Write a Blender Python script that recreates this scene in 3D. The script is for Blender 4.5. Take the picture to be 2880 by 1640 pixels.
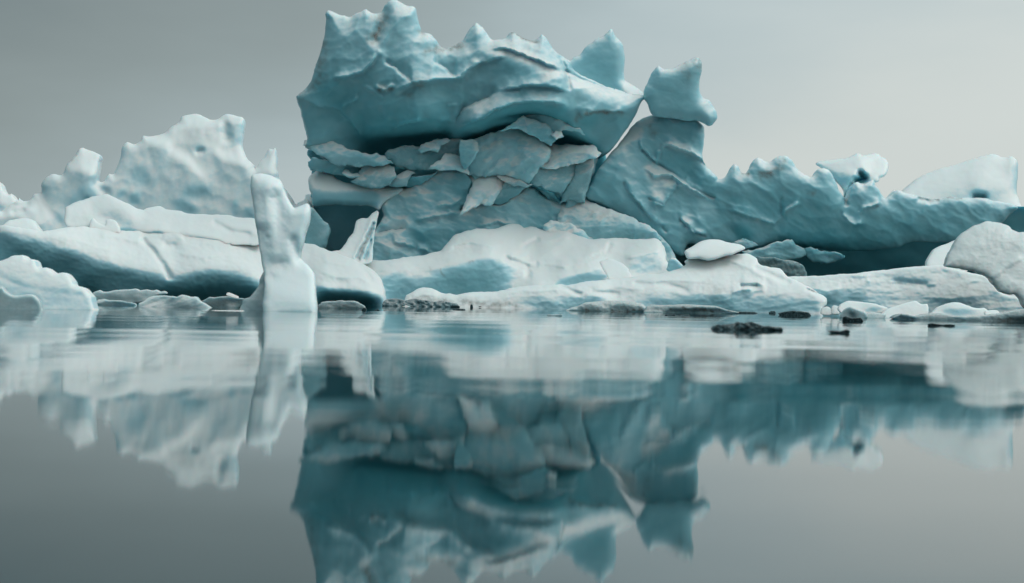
import bpy, math, random
import numpy as np

# ------------------------------------------------------------------ camera, sky, sun, exposure
for o in list(bpy.data.objects):
    bpy.data.objects.remove(o)
SC = bpy.context.scene
COL = SC.collection
FPX, CX, CY, ROLL, CAMH = 5600.0, 1440.0, 820.0, math.radians(1.0), 0.64
cam_d = bpy.data.cameras.new('camera')
cam_d.sensor_width = 36.0
cam_d.lens = 36.0 * FPX / 2880.0
cam_d.clip_start, cam_d.clip_end = 0.1, 20000
cam = bpy.data.objects.new('camera', cam_d)
COL.objects.link(cam)
cam.location = (0, 0, CAMH)
from mathutils import Matrix
cam.matrix_world = Matrix.Translation((0, 0, CAMH)) @ Matrix.Rotation(math.pi/2, 4, 'X') @ Matrix.Rotation(ROLL, 4, 'Z')
cam_d.dof.use_dof = True
cam_d.dof.focus_distance = 84.0
cam_d.dof.aperture_fstop = 0.070 / 0.07
SC.camera = cam

SUN_EL, SUN_AZ = math.radians(60), math.radians(85)       # behind the ice, to the right
world = bpy.data.worlds.new('World')
SC.world = world
world.use_nodes = True
nt = world.node_tree
nt.nodes.clear()
N = nt.nodes.new
L = nt.links.new
out = N('ShaderNodeOutputWorld')
bg = N('ShaderNodeBackground')
bg.inputs['Strength'].default_value = 0.1
sky = N('ShaderNodeTexSky')
sky.sky_type = 'NISHITA'
sky.sun_disc = False
sky.sun_elevation = SUN_EL
sky.sun_rotation = SUN_AZ
sky.air_density = 1.0
sky.dust_density = 3.0
tc = N('ShaderNodeTexCoord')
sep = N('ShaderNodeSeparateXYZ')
L(tc.outputs['Generated'], sep.inputs[0])
def wmath(op, a, b=None, clamp=False):
    n = N('ShaderNodeMath'); n.operation = op; n.use_clamp = clamp
    for i, v in enumerate((a, b)):
        if v is None: continue
        if isinstance(v, (int, float)): n.inputs[i].default_value = v
        else: L(v, n.inputs[i])
    return n.outputs[0]
# cloud layer: dense grey to the left, thinner and brighter to the right, lighter overhead
cn = N('ShaderNodeTexNoise'); cn.inputs['Scale'].default_value = 3.0; cn.inputs['Detail'].default_value = 3
cmap = N('ShaderNodeMapping'); cmap.inputs['Location'].default_value = (7, 2, 5); cmap.inputs['Scale'].default_value = (1.0, 1.0, 3.2); cmap.inputs['Rotation'].default_value = (0, math.radians(20), 0)
L(tc.outputs['Generated'], cmap.inputs[0]); L(cmap.outputs[0], cn.inputs['Vector'])
cn2 = N('ShaderNodeTexNoise'); cn2.inputs['Scale'].default_value = 9.0; cn2.inputs['Detail'].default_value = 4
L(cmap.outputs[0], cn2.inputs['Vector'])
nz = wmath('ADD', wmath('MULTIPLY', wmath('SUBTRACT', cn2.outputs['Fac'], 0.5), 0.22), wmath('MULTIPLY', wmath('SUBTRACT', cn.outputs['Fac'], 0.5), 0.36))
gx = wmath('ADD', wmath('MULTIPLY', sep.outputs['X'], 2.0), 1.06)
gx = wmath('SUBTRACT', gx, wmath('MULTIPLY', wmath('MINIMUM', sep.outputs['Z'], 0.35), 4.0))
gx = wmath('MULTIPLY', wmath('ADD', wmath('ADD', gx, nz), 0.4), 0.625)
ramp = N('ShaderNodeValToRGB')
L(gx, ramp.inputs[0])
cr = ramp.color_ramp
cr.interpolation = 'B_SPLINE'
stops = [(0.0, (1.3, 1.75, 1.85)), (0.22, (1.9, 2.35, 2.4)), (0.38, (2.5, 3.0, 3.0)), (0.54, (3.2, 3.9, 4.0)), (0.66, (4.2, 5.1, 5.3)), (0.80, (5.2, 5.9, 5.9)), (0.90, (6.0, 6.5, 6.3)), (1.0, (6.3, 6.8, 6.6))]
while len(cr.elements) < len(stops): cr.elements.new(0.5)
for e, (p, c) in zip(cr.elements, stops):
    e.position = p; e.color = (c[0]/10, c[1]/10, c[2]/10, 1)
lift = wmath('ADD', 10.0, wmath('MULTIPLY', wmath('POWER', wmath('MAXIMUM', sep.outputs['Z'], 0.0), 2.0), 42.0))
vm = N('ShaderNodeVectorMath'); vm.operation = 'SCALE'
L(ramp.outputs[0], vm.inputs[0]); L(lift, vm.inputs['Scale'])
mx = N('ShaderNodeMix'); mx.data_type = 'RGBA'; mx.inputs[0].default_value = 0.94
L(sky.outputs[0], mx.inputs[6]); bk = wmath('ADD', 0.92, wmath('MULTIPLY', sep.outputs['Y'], 0.08))
vm2 = N('ShaderNodeVectorMath'); vm2.operation = 'SCALE'
L(vm.outputs[0], vm2.inputs[0]); L(bk, vm2.inputs['Scale'])
L(vm2.outputs[0], mx.inputs[7])
L(mx.outputs[2], bg.inputs['Color'])
L(bg.outputs[0], out.inputs['Surface'])

sun_d = bpy.data.lights.new('sun', 'SUN')
sun_d.energy = 0.7
sun_d.angle = math.radians(40)
sun_d.color = (1.0, 0.97, 0.93)
sun = bpy.data.objects.new('sun', sun_d)
COL.objects.link(sun)
from mathutils import Vector
sdir = Vector((math.sin(SUN_AZ)*math.cos(SUN_EL), math.cos(SUN_AZ)*math.cos(SUN_EL), math.sin(SUN_EL)))
sun.rotation_euler = sdir.to_track_quat('Z', 'Y').to_euler()
sun.location = (20, 120, 80)

SC.view_settings.view_transform = 'Standard'
SC.view_settings.look = 'None'
SC.view_settings.gamma = 1
SC.view_settings.use_curve_mapping = False
SC.view_settings.exposure = 0.0
SC.cycles.max_bounces = 8
SC.cycles.diffuse_bounces = 4
SC.cycles.glossy_bounces = 4
SC.cycles.use_denoising = True

# ------------------------------------------------------------------ helpers
VIEWS = {'F': (0, 0, 2880/2557), 'A': (0, 280, 960/2254), 'B': (820, 0, 1020/2557), 'C': (820, 360, 1020/2557),
         'D': (1760, 120, 1120/2548), 'E': (1760, 560, 1120/2557), 'G': (0, 400, 480/2330), 'H': (0, 620, 480/2496),
         'I': (400, 620, 500/2557), 'J': (640, 380, 480/1747), 'K': (1000, 600, 700/2557), 'L': (1600, 600, 700/2557),
         'M': (2200, 600, 680/2557)}
def V(v, s):
    """survey points: 'x,y x,y ...' read in survey sheet v -> common sheet units"""
    x0, y0, k = VIEWS[v]
    return [(x0 + float(a)*k, y0 + float(b)*k) for a, b in (t.split(',') for t in s.split())]
def horizon(x): return CY + (x - CX)*math.tan(ROLL)
def wl(x, Y): return horizon(x) + CAMH*FPX/Y
def depth_of(x, y): return CAMH*FPX/(y - horizon(x))
SR, CR_ = math.sin(ROLL), math.cos(ROLL)
def to_world(px, py, Y):
    a = (px - CX)/FPX; b = -(py - CY)/FPX
    return (a*CR_ - b*SR)*Y, CAMH + (a*SR + b*CR_)*Y

RT = np.random.RandomState(7).rand(256, 256).astype(np.float32)
def vnoise(x, y, seed):
    x = x + seed*17.31; y = y + seed*9.77
    xi = np.floor(x).astype(int); yi = np.floor(y).astype(int)
    fx = (x - xi); fy = (y - yi)
    fx = fx*fx*fx*(fx*(fx*6-15)+10); fy = fy*fy*fy*(fy*(fy*6-15)+10)
    g = lambda i, j: RT[(yi+j) & 255, (xi+i) & 255]
    return ((g(0,0)*(1-fx)+g(1,0)*fx)*(1-fy) + (g(0,1)*(1-fx)+g(1,1)*fx)*fy)*2-1
def fbm(x, y, sx, sy, seed, octv=4, ang=0.0, gain=0.5):
    c, s = math.cos(ang), math.sin(ang)
    u = (x*c + y*s)/sx; v = (-x*s + y*c)/sy
    t = 0; a = 1
    for k in range(octv):
        t = t + a*vnoise(u, v, seed+k*3.1); u = u*2.03; v = v*2.03; a *= gain
    return t
def worley(x, y, seed):
    xi = np.floor(x).astype(int); yi = np.floor(y).astype(int)
    best = np.full(x.shape, 9.0); k = int(seed*31) & 255
    for i in (-1, 0, 1):
        for j in (-1, 0, 1):
            cx = xi+i; cy = yi+j
            px = cx + 0.15+0.7*RT[(cy+k) & 255, (cx*3+k) & 255]; py = cy + 0.15+0.7*RT[(cx+k+91) & 255, (cy*5+k) & 255]
            best = np.minimum(best, (x-px)**2+(y-py)**2)
    return best
def scallops(x, y, sx, sy, seed, ang=0.0):
    """melt hollows: shallow dishes that meet in sharp crests"""
    wx = x + 0.35*sx*fbm(x, y, sx*1.3, sx*1.3, seed+3, 3); wy = y + 0.35*sy*fbm(x, y, sx*1.3, sx*1.3, seed+4, 3)
    c, s_ = math.cos(ang), math.sin(ang)
    return worley((wx*c+wy*s_)/sx, (-wx*s_+wy*c)/sy, seed)
def fold(x, y, pts, amp, w, wn=3.0):
    """a lip along a line read left to right: proud just above it, fading upwards, cut back sharply below"""
    P = np.array(pts); xs = P[:, 0]; o = np.argsort(xs)
    jx = x + 3*fbm(x, y, 25, 25, 5.5, 3); jy = y + 3*fbm(x, y, 25, 25, 8.5, 3)
    yl = np.interp(jx, xs[o], P[o, 1])
    t = np.clip((jx-xs.min())/(xs.max()-xs.min()+1e-6), 0, 1)
    env = np.clip(np.minimum(t, 1-t)*5, 0, 1); env = env*env*(3-2*env)
    s_ = yl-jy
    return amp*env*np.where(s_ > 0, np.exp(-np.maximum(s_, 0)/w), np.exp(-np.maximum(-s_, 0)/wn))
def blur(a, s):
    if s < 0.3: return a
    r = int(min(3*s+1, 150)); k = np.exp(-0.5*(np.arange(-r, r+1)/s)**2); k /= k.sum()
    ny, nx = a.shape
    p = np.pad(a, ((r, r), (r, r)), mode='edge')
    n0 = p.shape[0]; n1 = p.shape[1]
    f = np.fft.irfft(np.fft.rfft(p, axis=0)*np.fft.rfft(k, n0)[:, None], n0, axis=0)[2*r:2*r+ny]
    f = np.fft.irfft(np.fft.rfft(f, axis=1)*np.fft.rfft(k, n1)[None, :], n1, axis=1)[:, 2*r:2*r+nx]
    return f
def inpoly(X, Y, P):
    r = np.zeros(X.shape, bool); n = len(P)
    for i in range(n):
        x0, y0 = P[i]; x1, y1 = P[(i+1) % n]
        if y0 == y1: continue
        c = (y0 > Y) != (y1 > Y)
        r ^= c & (X < (x1-x0)*(Y-y0)/(y1-y0)+x0)
    return r
def dist_segs(X, Y, P, closed=True, near=False):
    """distance of points to polyline P; optionally the nearest points"""
    P = np.asarray(P, np.float32); A = P if closed else P[:-1]
    Bp = np.roll(P, -1, 0) if closed else P[1:]
    x = X.ravel().astype(np.float32); y = Y.ravel().astype(np.float32)
    best = np.full(x.shape, 1e12, np.float32); bx = np.zeros_like(x); by = np.zeros_like(y)
    for (ax, ay), (cx, cy) in zip(A, Bp):
        dx, dy = cx-ax, cy-ay; q = dx*dx+dy*dy+1e-9
        t = np.clip(((x-ax)*dx+(y-ay)*dy)/q, 0, 1)
        ex = ax+t*dx; ey = ay+t*dy
        d = (x-ex)**2+(y-ey)**2
        if near:
            m = d < best; best[m] = d[m]; bx[m] = ex[m]; by[m] = ey[m]
        else:
            np.minimum(best, d, out=best)
    d = np.sqrt(best).reshape(X.shape)
    return (d, bx, by) if near else d
def densify(P, step, smooth, jag, seed):
    P = np.array(P, float); n = len(P); o = []
    for i in range(n):
        p0, p1, p2, p3 = P[i-1], P[i], P[(i+1) % n], P[(i+2) % n]
        k = max(1, int(np.hypot(*(p2-p1))/step))
        for j in range(k):
            t = j/k
            lin = p1+(p2-p1)*t
            cat = 0.5*((2*p1)+(-p0+p2)*t+(2*p0-5*p1+4*p2-p3)*t*t+(-p0+3*p1-3*p2+p3)*t**3)
            o.append(lin*(1-smooth)+cat*smooth)
    o = np.array(o)
    if jag > 0:
        o[:, 0] += jag*fbm(o[:, 0], o[:, 1], 22, 22, seed+1, 4, 0.3, 0.6)*0.7
        o[:, 1] += jag*fbm(o[:, 0], o[:, 1], 22, 22, seed+9, 4, 0.3, 0.6)*0.7
    return o
def solve(P, lam, mu):
    """least-squares depth from vertical slope field P (per row step)"""
    ny, nx = P.shape
    Pm = 0.5*(P[:-1]+P[1:])
    dv = np.zeros((ny, nx)); dv[:-1] += Pm; dv[1:] -= Pm
    E = np.concatenate([dv, dv[::-1]], 0); E = np.concatenate([E, E[:, ::-1]], 1)
    F = np.fft.rfft2(E)
    ky = np.fft.fftfreq(2*ny)*2*np.pi; kx = np.fft.rfftfreq(2*nx)*2*np.pi
    den = (2*np.cos(ky)-2)[:, None] + lam*(2*np.cos(kx)-2)[None, :] - mu
    return np.fft.irfft2(F/den, (2*ny, 2*nx))[:ny, :nx]

TT = [-1, 0, 1, 2, 3, 4, 5, 6, 7]
TP = [5.0, 2.6, 1.4, 0.50, -0.05, -0.45, -0.95, -1.6, -2.4]        # slope of the surface (overhang > 0)
TC = [0.0, 0.0, 0.02, 0.12, 0.27, 0.46, 0.66, 0.88, 1.0]           # whiteness of the ice: weathering, plus light and shade put into the colour
COUNT = [0]
DEBUG = False
def put(name, me, mats, parent=None, label=None, cat=None, group=None, kind=None):
    o = bpy.data.objects.new(name, me)
    for m in mats: me.materials.append(m)
    COL.objects.link(o)
    if parent: o.parent = parent; o.matrix_parent_inverse = parent.matrix_world.inverted()
    for k, v in (('label', label), ('category', cat), ('group', group), ('kind', kind)):
        if v: o[k] = v
    return o
def ice(name, outline, Y, tone=4.0, paint=(), groove=(), dirt=0.0, dirts=(), cell=4.0, R=14, asp=0.9, back=1.5, Rb=None,
        smooth=1.0, jag=2.0, rough=1.0, big=1.0, lam=0.2, mu=7e-5, facet=0, streak=None, crust=0.0, push=0.0, grow=0, anchor=None, folds=(), scal=None, sang=0.0,
        mat=None, parent=None, **tags):
    """one solid piece of ice: outline in sheet units at distance Y, sculpted relief in front, rounded behind"""
    COUNT[0] += 1; seed = COUNT[0]*1.37
    rnd = random.Random(COUNT[0])
    if grow:
        Q = np.array(outline); c_ = Q.mean(0); dq = Q-c_; outline = c_ + dq*(1+grow/np.maximum(np.hypot(dq[:, 0], dq[:, 1]), 1))[:, None]
    O = densify(outline, max(cell*1.6, 3), smooth, jag, seed)
    x0, y0 = O.min(0)-cell*1.5; x1, y1 = O.max(0)+cell*1.5
    nx = int((x1-x0)/cell)+2; ny = int((y1-y0)/cell)+2
    gx, gy = np.meshgrid(x0+np.arange(nx)*cell, y0+np.arange(ny)*cell)
    ins = inpoly(gx, gy, O)
    m = Y/FPX
    T = np.full((ny, nx), float(tone)) if not callable(tone) else tone(gx, gy)
    for t, fe, pts in paint:
        wob = 6 if fe > 6 else 2.5
        wx = gx + wob*fbm(gx, gy, 30, 30, seed+5, 3); wy = gy + wob*fbm(gx, gy, 30, 30, seed+6, 3)
        w = blur(inpoly(wx, wy, pts).astype(float), fe/cell)
        T = T*(1-w)+t*w
    T0 = T
    T = T + 0.13*rough*fbm(gx, gy, 50, 26, seed+2, 4)
    if streak: T = T + streak[0]*fbm(gx, gy, streak[1], streak[2], seed+3, 4, streak[3])
    Pz = np.interp(T, TT, TP)
    d = solve(-Pz, lam, mu*cell*cell/16.0)*cell*m
    if facet:
        f = None
        for k in range(facet):
            a = rnd.uniform(-.4, .4); b = rnd.uniform(-.55, .4)
            cxp = rnd.uniform(x0+.2*(x1-x0), x1-.2*(x1-x0)); cyp = rnd.uniform(y0+.2*(y1-y0), y1-.2*(y1-y0))
            q = (a*(gx-cxp)+b*(gy-cyp))*m + rnd.uniform(0, .06)*(x1-x0)*m
            f = q if f is None else np.minimum(f, q)
        d = d + f
    d = d - (d[ins].mean() if anchor is None else np.percentile(d[ins], anchor)) + push
    if DEBUG: print('DEPTH', name, Y, [round(float(v), 2) for v in np.percentile(d[ins], (1, 25, 50, 75, 99))])
    for dep, wid, pts in groove:
        ds = dist_segs(gx + 2*fbm(gx, gy, 14, 14, seed+8, 2), gy, pts, closed=False)
        d = d - dep*np.exp(-(ds/wid)**2)
    d = d + big*0.05*m/0.0155*fbm(gx, gy, 90, 60, seed+11, 3, 0, .4) + rough*(0.010*(0.5-np.abs(fbm(gx, gy, 26, 15, seed+13, 3))) + 0.003*fbm(gx, gy, 9, 7, seed+14, 2))*m/0.0155
    # only the cells touching the inside are kept; their outer corners are moved onto the outline
    for amp, w_, pts in folds:
        d = d + (fold(gx, gy, pts, amp*.5, w_*1.5, 9) if mat is SNOWICE else fold(gx, gy, pts, amp, w_))
    if scal:
        for k, (sx, sy, am) in enumerate(scal): d = d + am*scallops(gx, gy, sx, sy, seed+41+k, sang)
    ci = ins[:-1, :-1] | ins[1:, :-1] | ins[:-1, 1:] | ins[1:, 1:]
    use = np.zeros_like(ins)
    use[:-1, :-1] |= ci; use[1:, :-1] |= ci; use[:-1, 1:] |= ci; use[1:, 1:] |= ci
    rim = use & ~ins
    ux, uy = gx[use], gy[use]
    dd = dist_segs(ux, uy, O)
    r_ = rim[use]
    _, bx, by = dist_segs(ux[r_], uy[r_], O, near=True)
    ux = ux.copy(); uy = uy.copy(); ux[r_] = bx; uy[r_] = by; dd[r_] = 0
    rn = lambda q: np.sqrt(np.clip(1-(1-np.clip(q, 0, 1))**2, 0, 1))
    Rm = R*m*asp
    base = d[use] - Rm
    front = base + Rm*rn(dd/R)
    Rb = Rb or max(R, 0.35*min(x1-x0, y1-y0))
    bk = base - back*rn(dd/Rb)
    WX, WZ = to_world(ux, uy, Y-front)
    n = len(ux)
    idx = -np.ones(use.shape, int); idx[use] = np.arange(n)
    bidx = np.arange(n); nr = ~r_; bidx[nr] = n+np.arange(nr.sum())
    vf = np.stack([WX, Y-front, WZ], 1); vb = np.stack([WX, Y-bk, WZ], 1)[nr]
    ii, jj = np.nonzero(ci)
    q = np.stack([idx[ii, jj], idx[ii+1, jj], idx[ii+1, jj+1], idx[ii, jj+1]], 1)
    qb = bidx[q][:, ::-1]
    F = np.concatenate([q, qb]); Vv = np.concatenate([vf, vb])
    # the thing's own origin sits at its base
    org = np.array([Vv[:, 0].mean(), Vv[:, 1].mean(), Vv[:, 2].min()])
    if parent is None: Vv = Vv-org
    me = bpy.data.meshes.new(name)
    me.vertices.add(len(Vv)); me.vertices.foreach_set('co', Vv.astype(np.float32).ravel())
    me.loops.add(F.size); me.loops.foreach_set('vertex_index', F.astype(np.int32).ravel())
    me.polygons.add(len(F))
    me.polygons.foreach_set('loop_start', np.arange(0, F.size, 4, dtype=np.int32))
    me.polygons.foreach_set('use_smooth', np.ones(len(F), bool))
    me.update(calc_edges=True)
    me.validate()
    Cw = np.interp(T0 + 0.5*(T-T0), TT, TC) + crust
    Dm = np.full((ny, nx), float(dirt))
    for amt, fe, pts in dirts:
        w = np.zeros((ny, nx))
        if len(pts) > 2 and pts[0] == pts[-1]: w = blur(inpoly(gx, gy, pts).astype(float), fe/cell)
        else: w = np.exp(-(dist_segs(gx+5*fbm(gx, gy, 18, 18, seed+31, 3), gy+5*fbm(gx, gy, 18, 18, seed+33, 3), pts, closed=False)/fe)**2)
        Dm = np.maximum(Dm, amt*w*(0.75+0.5*fbm(gx, gy, 10, 10, seed+37, 2)))
    for an, arr in (('weathered_shade', Cw), ('dirt', Dm)):
        at = me.attributes.new(an, 'FLOAT', 'POINT')
        v = arr[use]
        at.data.foreach_set('value', np.clip(np.concatenate([v, v[nr]]), 0, 1).astype(np.float32))
    o = put(name, me, [mat or ICE], parent, **tags)
    if parent is None: o.location = org
    return o
def float_base(top, Y, extra=26):
    """close an upper profile (left to right) below the waterline at distance Y"""
    xl, xr = top[0][0], top[-1][0]
    n = max(2, int(abs(xr-xl)/120))
    b = [(xr+(xl-xr)*k/n, wl(xr+(xl-xr)*k/n, Y)+extra) for k in range(n+1)]
    return list(top)+b
def base_empty(name, px, Y, **tags):
    e = bpy.data.objects.new(name, None)
    X, Z = to_world(px, wl(px, Y), Y)
    e.location = (X, Y, 0); e.empty_display_size = 0.5
    COL.objects.link(e)
    for k, v in tags.items(): e[{'cat': 'category'}.get(k, k)] = v
    bpy.context.view_layer.update()
    return e

# ------------------------------------------------------------------ materials
def ice_material(name, blue=(0.12, 0.425, 0.50), white=(0.80, 0.812, 0.80), grime=(0.19, 0.18, 0.16), sss=0.0, grain=0.12, rough=0.26, vary=0.45, pale=(0.37, 0.605, 0.665)):
    m = bpy.data.materials.new(name); m.use_nodes = True
    t = m.node_tree; t.nodes.clear(); n = t.nodes.new; l = t.links.new
    o = n('ShaderNodeOutputMaterial'); b = n('ShaderNodeBsdfPrincipled'); l(b.outputs[0], o.inputs[0])
    geo = n('ShaderNodeNewGeometry'); tco = n('ShaderNodeTexCoord')
    aw = n('ShaderNodeAttribute'); aw.attribute_name = 'weathered_shade'
    ad = n('ShaderNodeAttribute'); ad.attribute_name = 'dirt'
    def M(op, a, b_=None, cl=False):
        k = n('ShaderNodeMath'); k.operation = op; k.use_clamp = cl
        for i, v in enumerate((a, b_)):
            if v is None: continue
            if isinstance(v, (int, float)): k.inputs[i].default_value = v
            else: l(v, k.inputs[i])
        return k.outputs[0]
    def noise(scale, det=4, stretch=None):
        k = n('ShaderNodeTexNoise'); k.inputs['Scale'].default_value = scale; k.inputs['Detail'].default_value = det
        if stretch:
            mp = n('ShaderNodeMapping'); mp.inputs['Scale'].default_value = stretch[0]; mp.inputs['Rotation'].default_value = stretch[1]
            l(geo.outputs['Position'], mp.inputs[0]); l(mp.outputs[0], k.inputs['Vector'])
        else: l(geo.outputs['Position'], k.inputs['Vector'])
        return k.outputs['Fac']
    def mix(f, a, b_):
        k = n('ShaderNodeMix'); k.data_type = 'RGBA'
        if isinstance(f, (int, float)): k.inputs[0].default_value = f
        else: l(f, k.inputs[0])
        for i, v in ((6, a), (7, b_)):
            if isinstance(v, tuple): k.inputs[i].default_value = (*v, 1)
            else: l(v, k.inputs[i])
        return k.outputs[2]
    # wind-packed snow and rotten ice lie on the faces turned upwards
    sp = n('ShaderNodeSeparateXYZ'); l(geo.outputs['Normal'], sp.inputs[0])
    n1 = noise(1.1, 5); n2 = noise(4.5, 5); n3 = noise(22, 3)
    up = n('ShaderNodeMapRange'); up.interpolation_type = 'SMOOTHSTEP'
    up.inputs['From Min'].default_value = 0.25; up.inputs['From Max'].default_value = 0.9
    l(M('ADD', sp.outputs['Z'], M('MULTIPLY', M('SUBTRACT', n2, 0.5), 0.22)), up.inputs['Value'])
    w = M('ADD', aw.outputs['Fac'], M('MULTIPLY', up.outputs[0], 0.55))
    var = M('ADD', M('MULTIPLY', M('SUBTRACT', n1, 0.5), vary), M('MULTIPLY', M('SUBTRACT', n2, 0.5), grain*2))
    w = M('ADD', w, M('MULTIPLY', var, M('ADD', w, 0.08)), True)
    deep = mix(n1, tuple(c*0.82 for c in blue), tuple(min(1, c*1.15) for c in blue))
    mid = mix(M('MULTIPLY', w, 2.0, True), deep, pale)
    col = mix(M('SUBTRACT', M('MULTIPLY', w, 2.0), 1.0, True), mid, white)
    dn = M('MULTIPLY', ad.outputs['Fac'], M('ADD', 0.35, M('MULTIPLY', n3, 1.3)), True)
    col = mix(dn, col, grime)
    l(col, b.inputs['Base Color'])
    b.inputs['Roughness'].default_value = rough
    b.inputs['IOR'].default_value = 1.31
    if sss > 0:
        b.inputs['Subsurface Weight'].default_value = sss
        b.inputs['Subsurface Radius'].default_value = (0.25, 0.8, 1.0)
        b.inputs['Subsurface Scale'].default_value = 0.35
    bp = n('ShaderNodeBump'); bp.inputs['Strength'].default_value = 0.14; bp.inputs['Distance'].default_value = 0.02
    l(M('ADD', M('MULTIPLY', n2, 0.8), M('MULTIPLY', n3, 0.35)), bp.inputs['Height'])
    l(bp.outputs[0], b.inputs['Normal'])
    return m
ICE = ice_material('glacier_ice', sss=0.6)
SNOWICE = ice_material('weathered_ice', blue=(0.14, 0.43, 0.50), grain=0.09, rough=0.40, vary=0.35, sss=0.5, pale=(0.44, 0.67, 0.735))
BROKEN = ice_material('broken_glassy_ice', blue=(0.15, 0.48, 0.56), pale=(0.40, 0.65, 0.71), grain=0.15, rough=0.22, vary=1.3, sss=0.6)
PILLAR = ice_material('pillar_ice', blue=(0.20, 0.42, 0.46), white=(0.80, 0.84, 0.84), grain=0.06, rough=0.4, vary=0.12, sss=0.6, pale=(0.55, 0.69, 0.72))
DIRTY = ice_material('dirty_ice', blue=(0.10, 0.22, 0.25), white=(0.66, 0.70, 0.70), grime=(0.022, 0.036, 0.040), grain=0.7, rough=0.35)
CLEAR = ice_material('wet_clear_ice', blue=(0.26, 0.42, 0.45), white=(0.76, 0.79, 0.78), grime=(0.20, 0.21, 0.20), grain=0.5, rough=0.18, sss=0.5, pale=(0.5, 0.62, 0.64))

def water_material():
    m = bpy.data.materials.new('lagoon_water'); m.use_nodes = True
    t = m.node_tree; n = t.nodes.new; l = t.links.new
    b = t.nodes['Principled BSDF']
    b.inputs['Base Color'].default_value = (0.004, 0.032, 0.039, 1)
    b.inputs['Roughness'].default_value = 0.025
    b.inputs['IOR'].default_value = 1.333
    geo = n('ShaderNodeNewGeometry')
    def layer(sx, sy, det, rot=0.0):
        mp = n('ShaderNodeMapping'); mp.inputs['Scale'].default_value = (sx, sy, 1); mp.inputs['Rotation'].default_value = (0, 0, rot)
        l(geo.outputs['Position'], mp.inputs[0])
        k = n('ShaderNodeTexNoise'); k.inputs['Scale'].default_value = 1; k.inputs['Detail'].default_value = det
        l(mp.outputs[0], k.inputs['Vector']); return k.outputs['Fac']
    a = layer(0.10, 0.55, 2, 0.03); c = layer(0.5, 2.2, 2, -0.05); e = layer(1.6, 5.0, 1)
    # breeze: ripples are stronger in some lanes than in others
    ln = layer(0.012, 0.09, 1)
    def M(op, p, q):
        k = n('ShaderNodeMath'); k.operation = op
        for i, v in enumerate((p, q)):
            if isinstance(v, (int, float)): k.inputs[i].default_value = v
            else: l(v, k.inputs[i])
        return k.outputs[0]
    sw = layer(0.03, 0.11, 1, 0.02)
    # the water by the camera lies sheltered and calm; a light breeze ruffles it further out
    spw = n('ShaderNodeSeparateXYZ'); l(geo.outputs['Position'], spw.inputs[0])
    br = n('ShaderNodeMapRange'); br.interpolation_type = 'SMOOTHSTEP'
    br.inputs['From Min'].default_value = 7; br.inputs['From Max'].default_value = 22; br.inputs['To Min'].default_value = 0.55
    l(spw.outputs['Y'], br.inputs['Value'])
    g1 = layer(0.05, 0.32, 2, 0.03)
    lane = M('ADD', 0.10, M('MULTIPLY', M('POWER', ln, 2.5), 3.0))
    far = M('ADD', M('MULTIPLY', g1, 0.014), M('ADD', M('MULTIPLY', a, 0.0016), M('MULTIPLY', M('ADD', M('MULTIPLY', c, 0.0026), M('MULTIPLY', e, 0.0006)), lane)))
    hgt = M('ADD', M('MULTIPLY', sw, 0.006), M('MULTIPLY', far, M('POWER', br.outputs[0], 1.5)))
    bp = n('ShaderNodeBump'); bp.inputs['Strength'].default_value = 1.0; bp.inputs['Distance'].default_value = 1.0
    l(hgt, bp.inputs['Height']); l(bp.outputs[0], b.inputs['Normal'])
    return m
WATER = water_material()

# ------------------------------------------------------------------ water
me = bpy.data.meshes.new('water')
S = 6000
me.from_pydata([(-S, -400, 0), (S, -400, 0), (S, S, 0), (-S, S, 0)], [], [(0, 1, 2, 3)])
put('water', me, [WATER], kind='structure', label='still grey teal lagoon water mirroring the icebergs')

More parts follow.
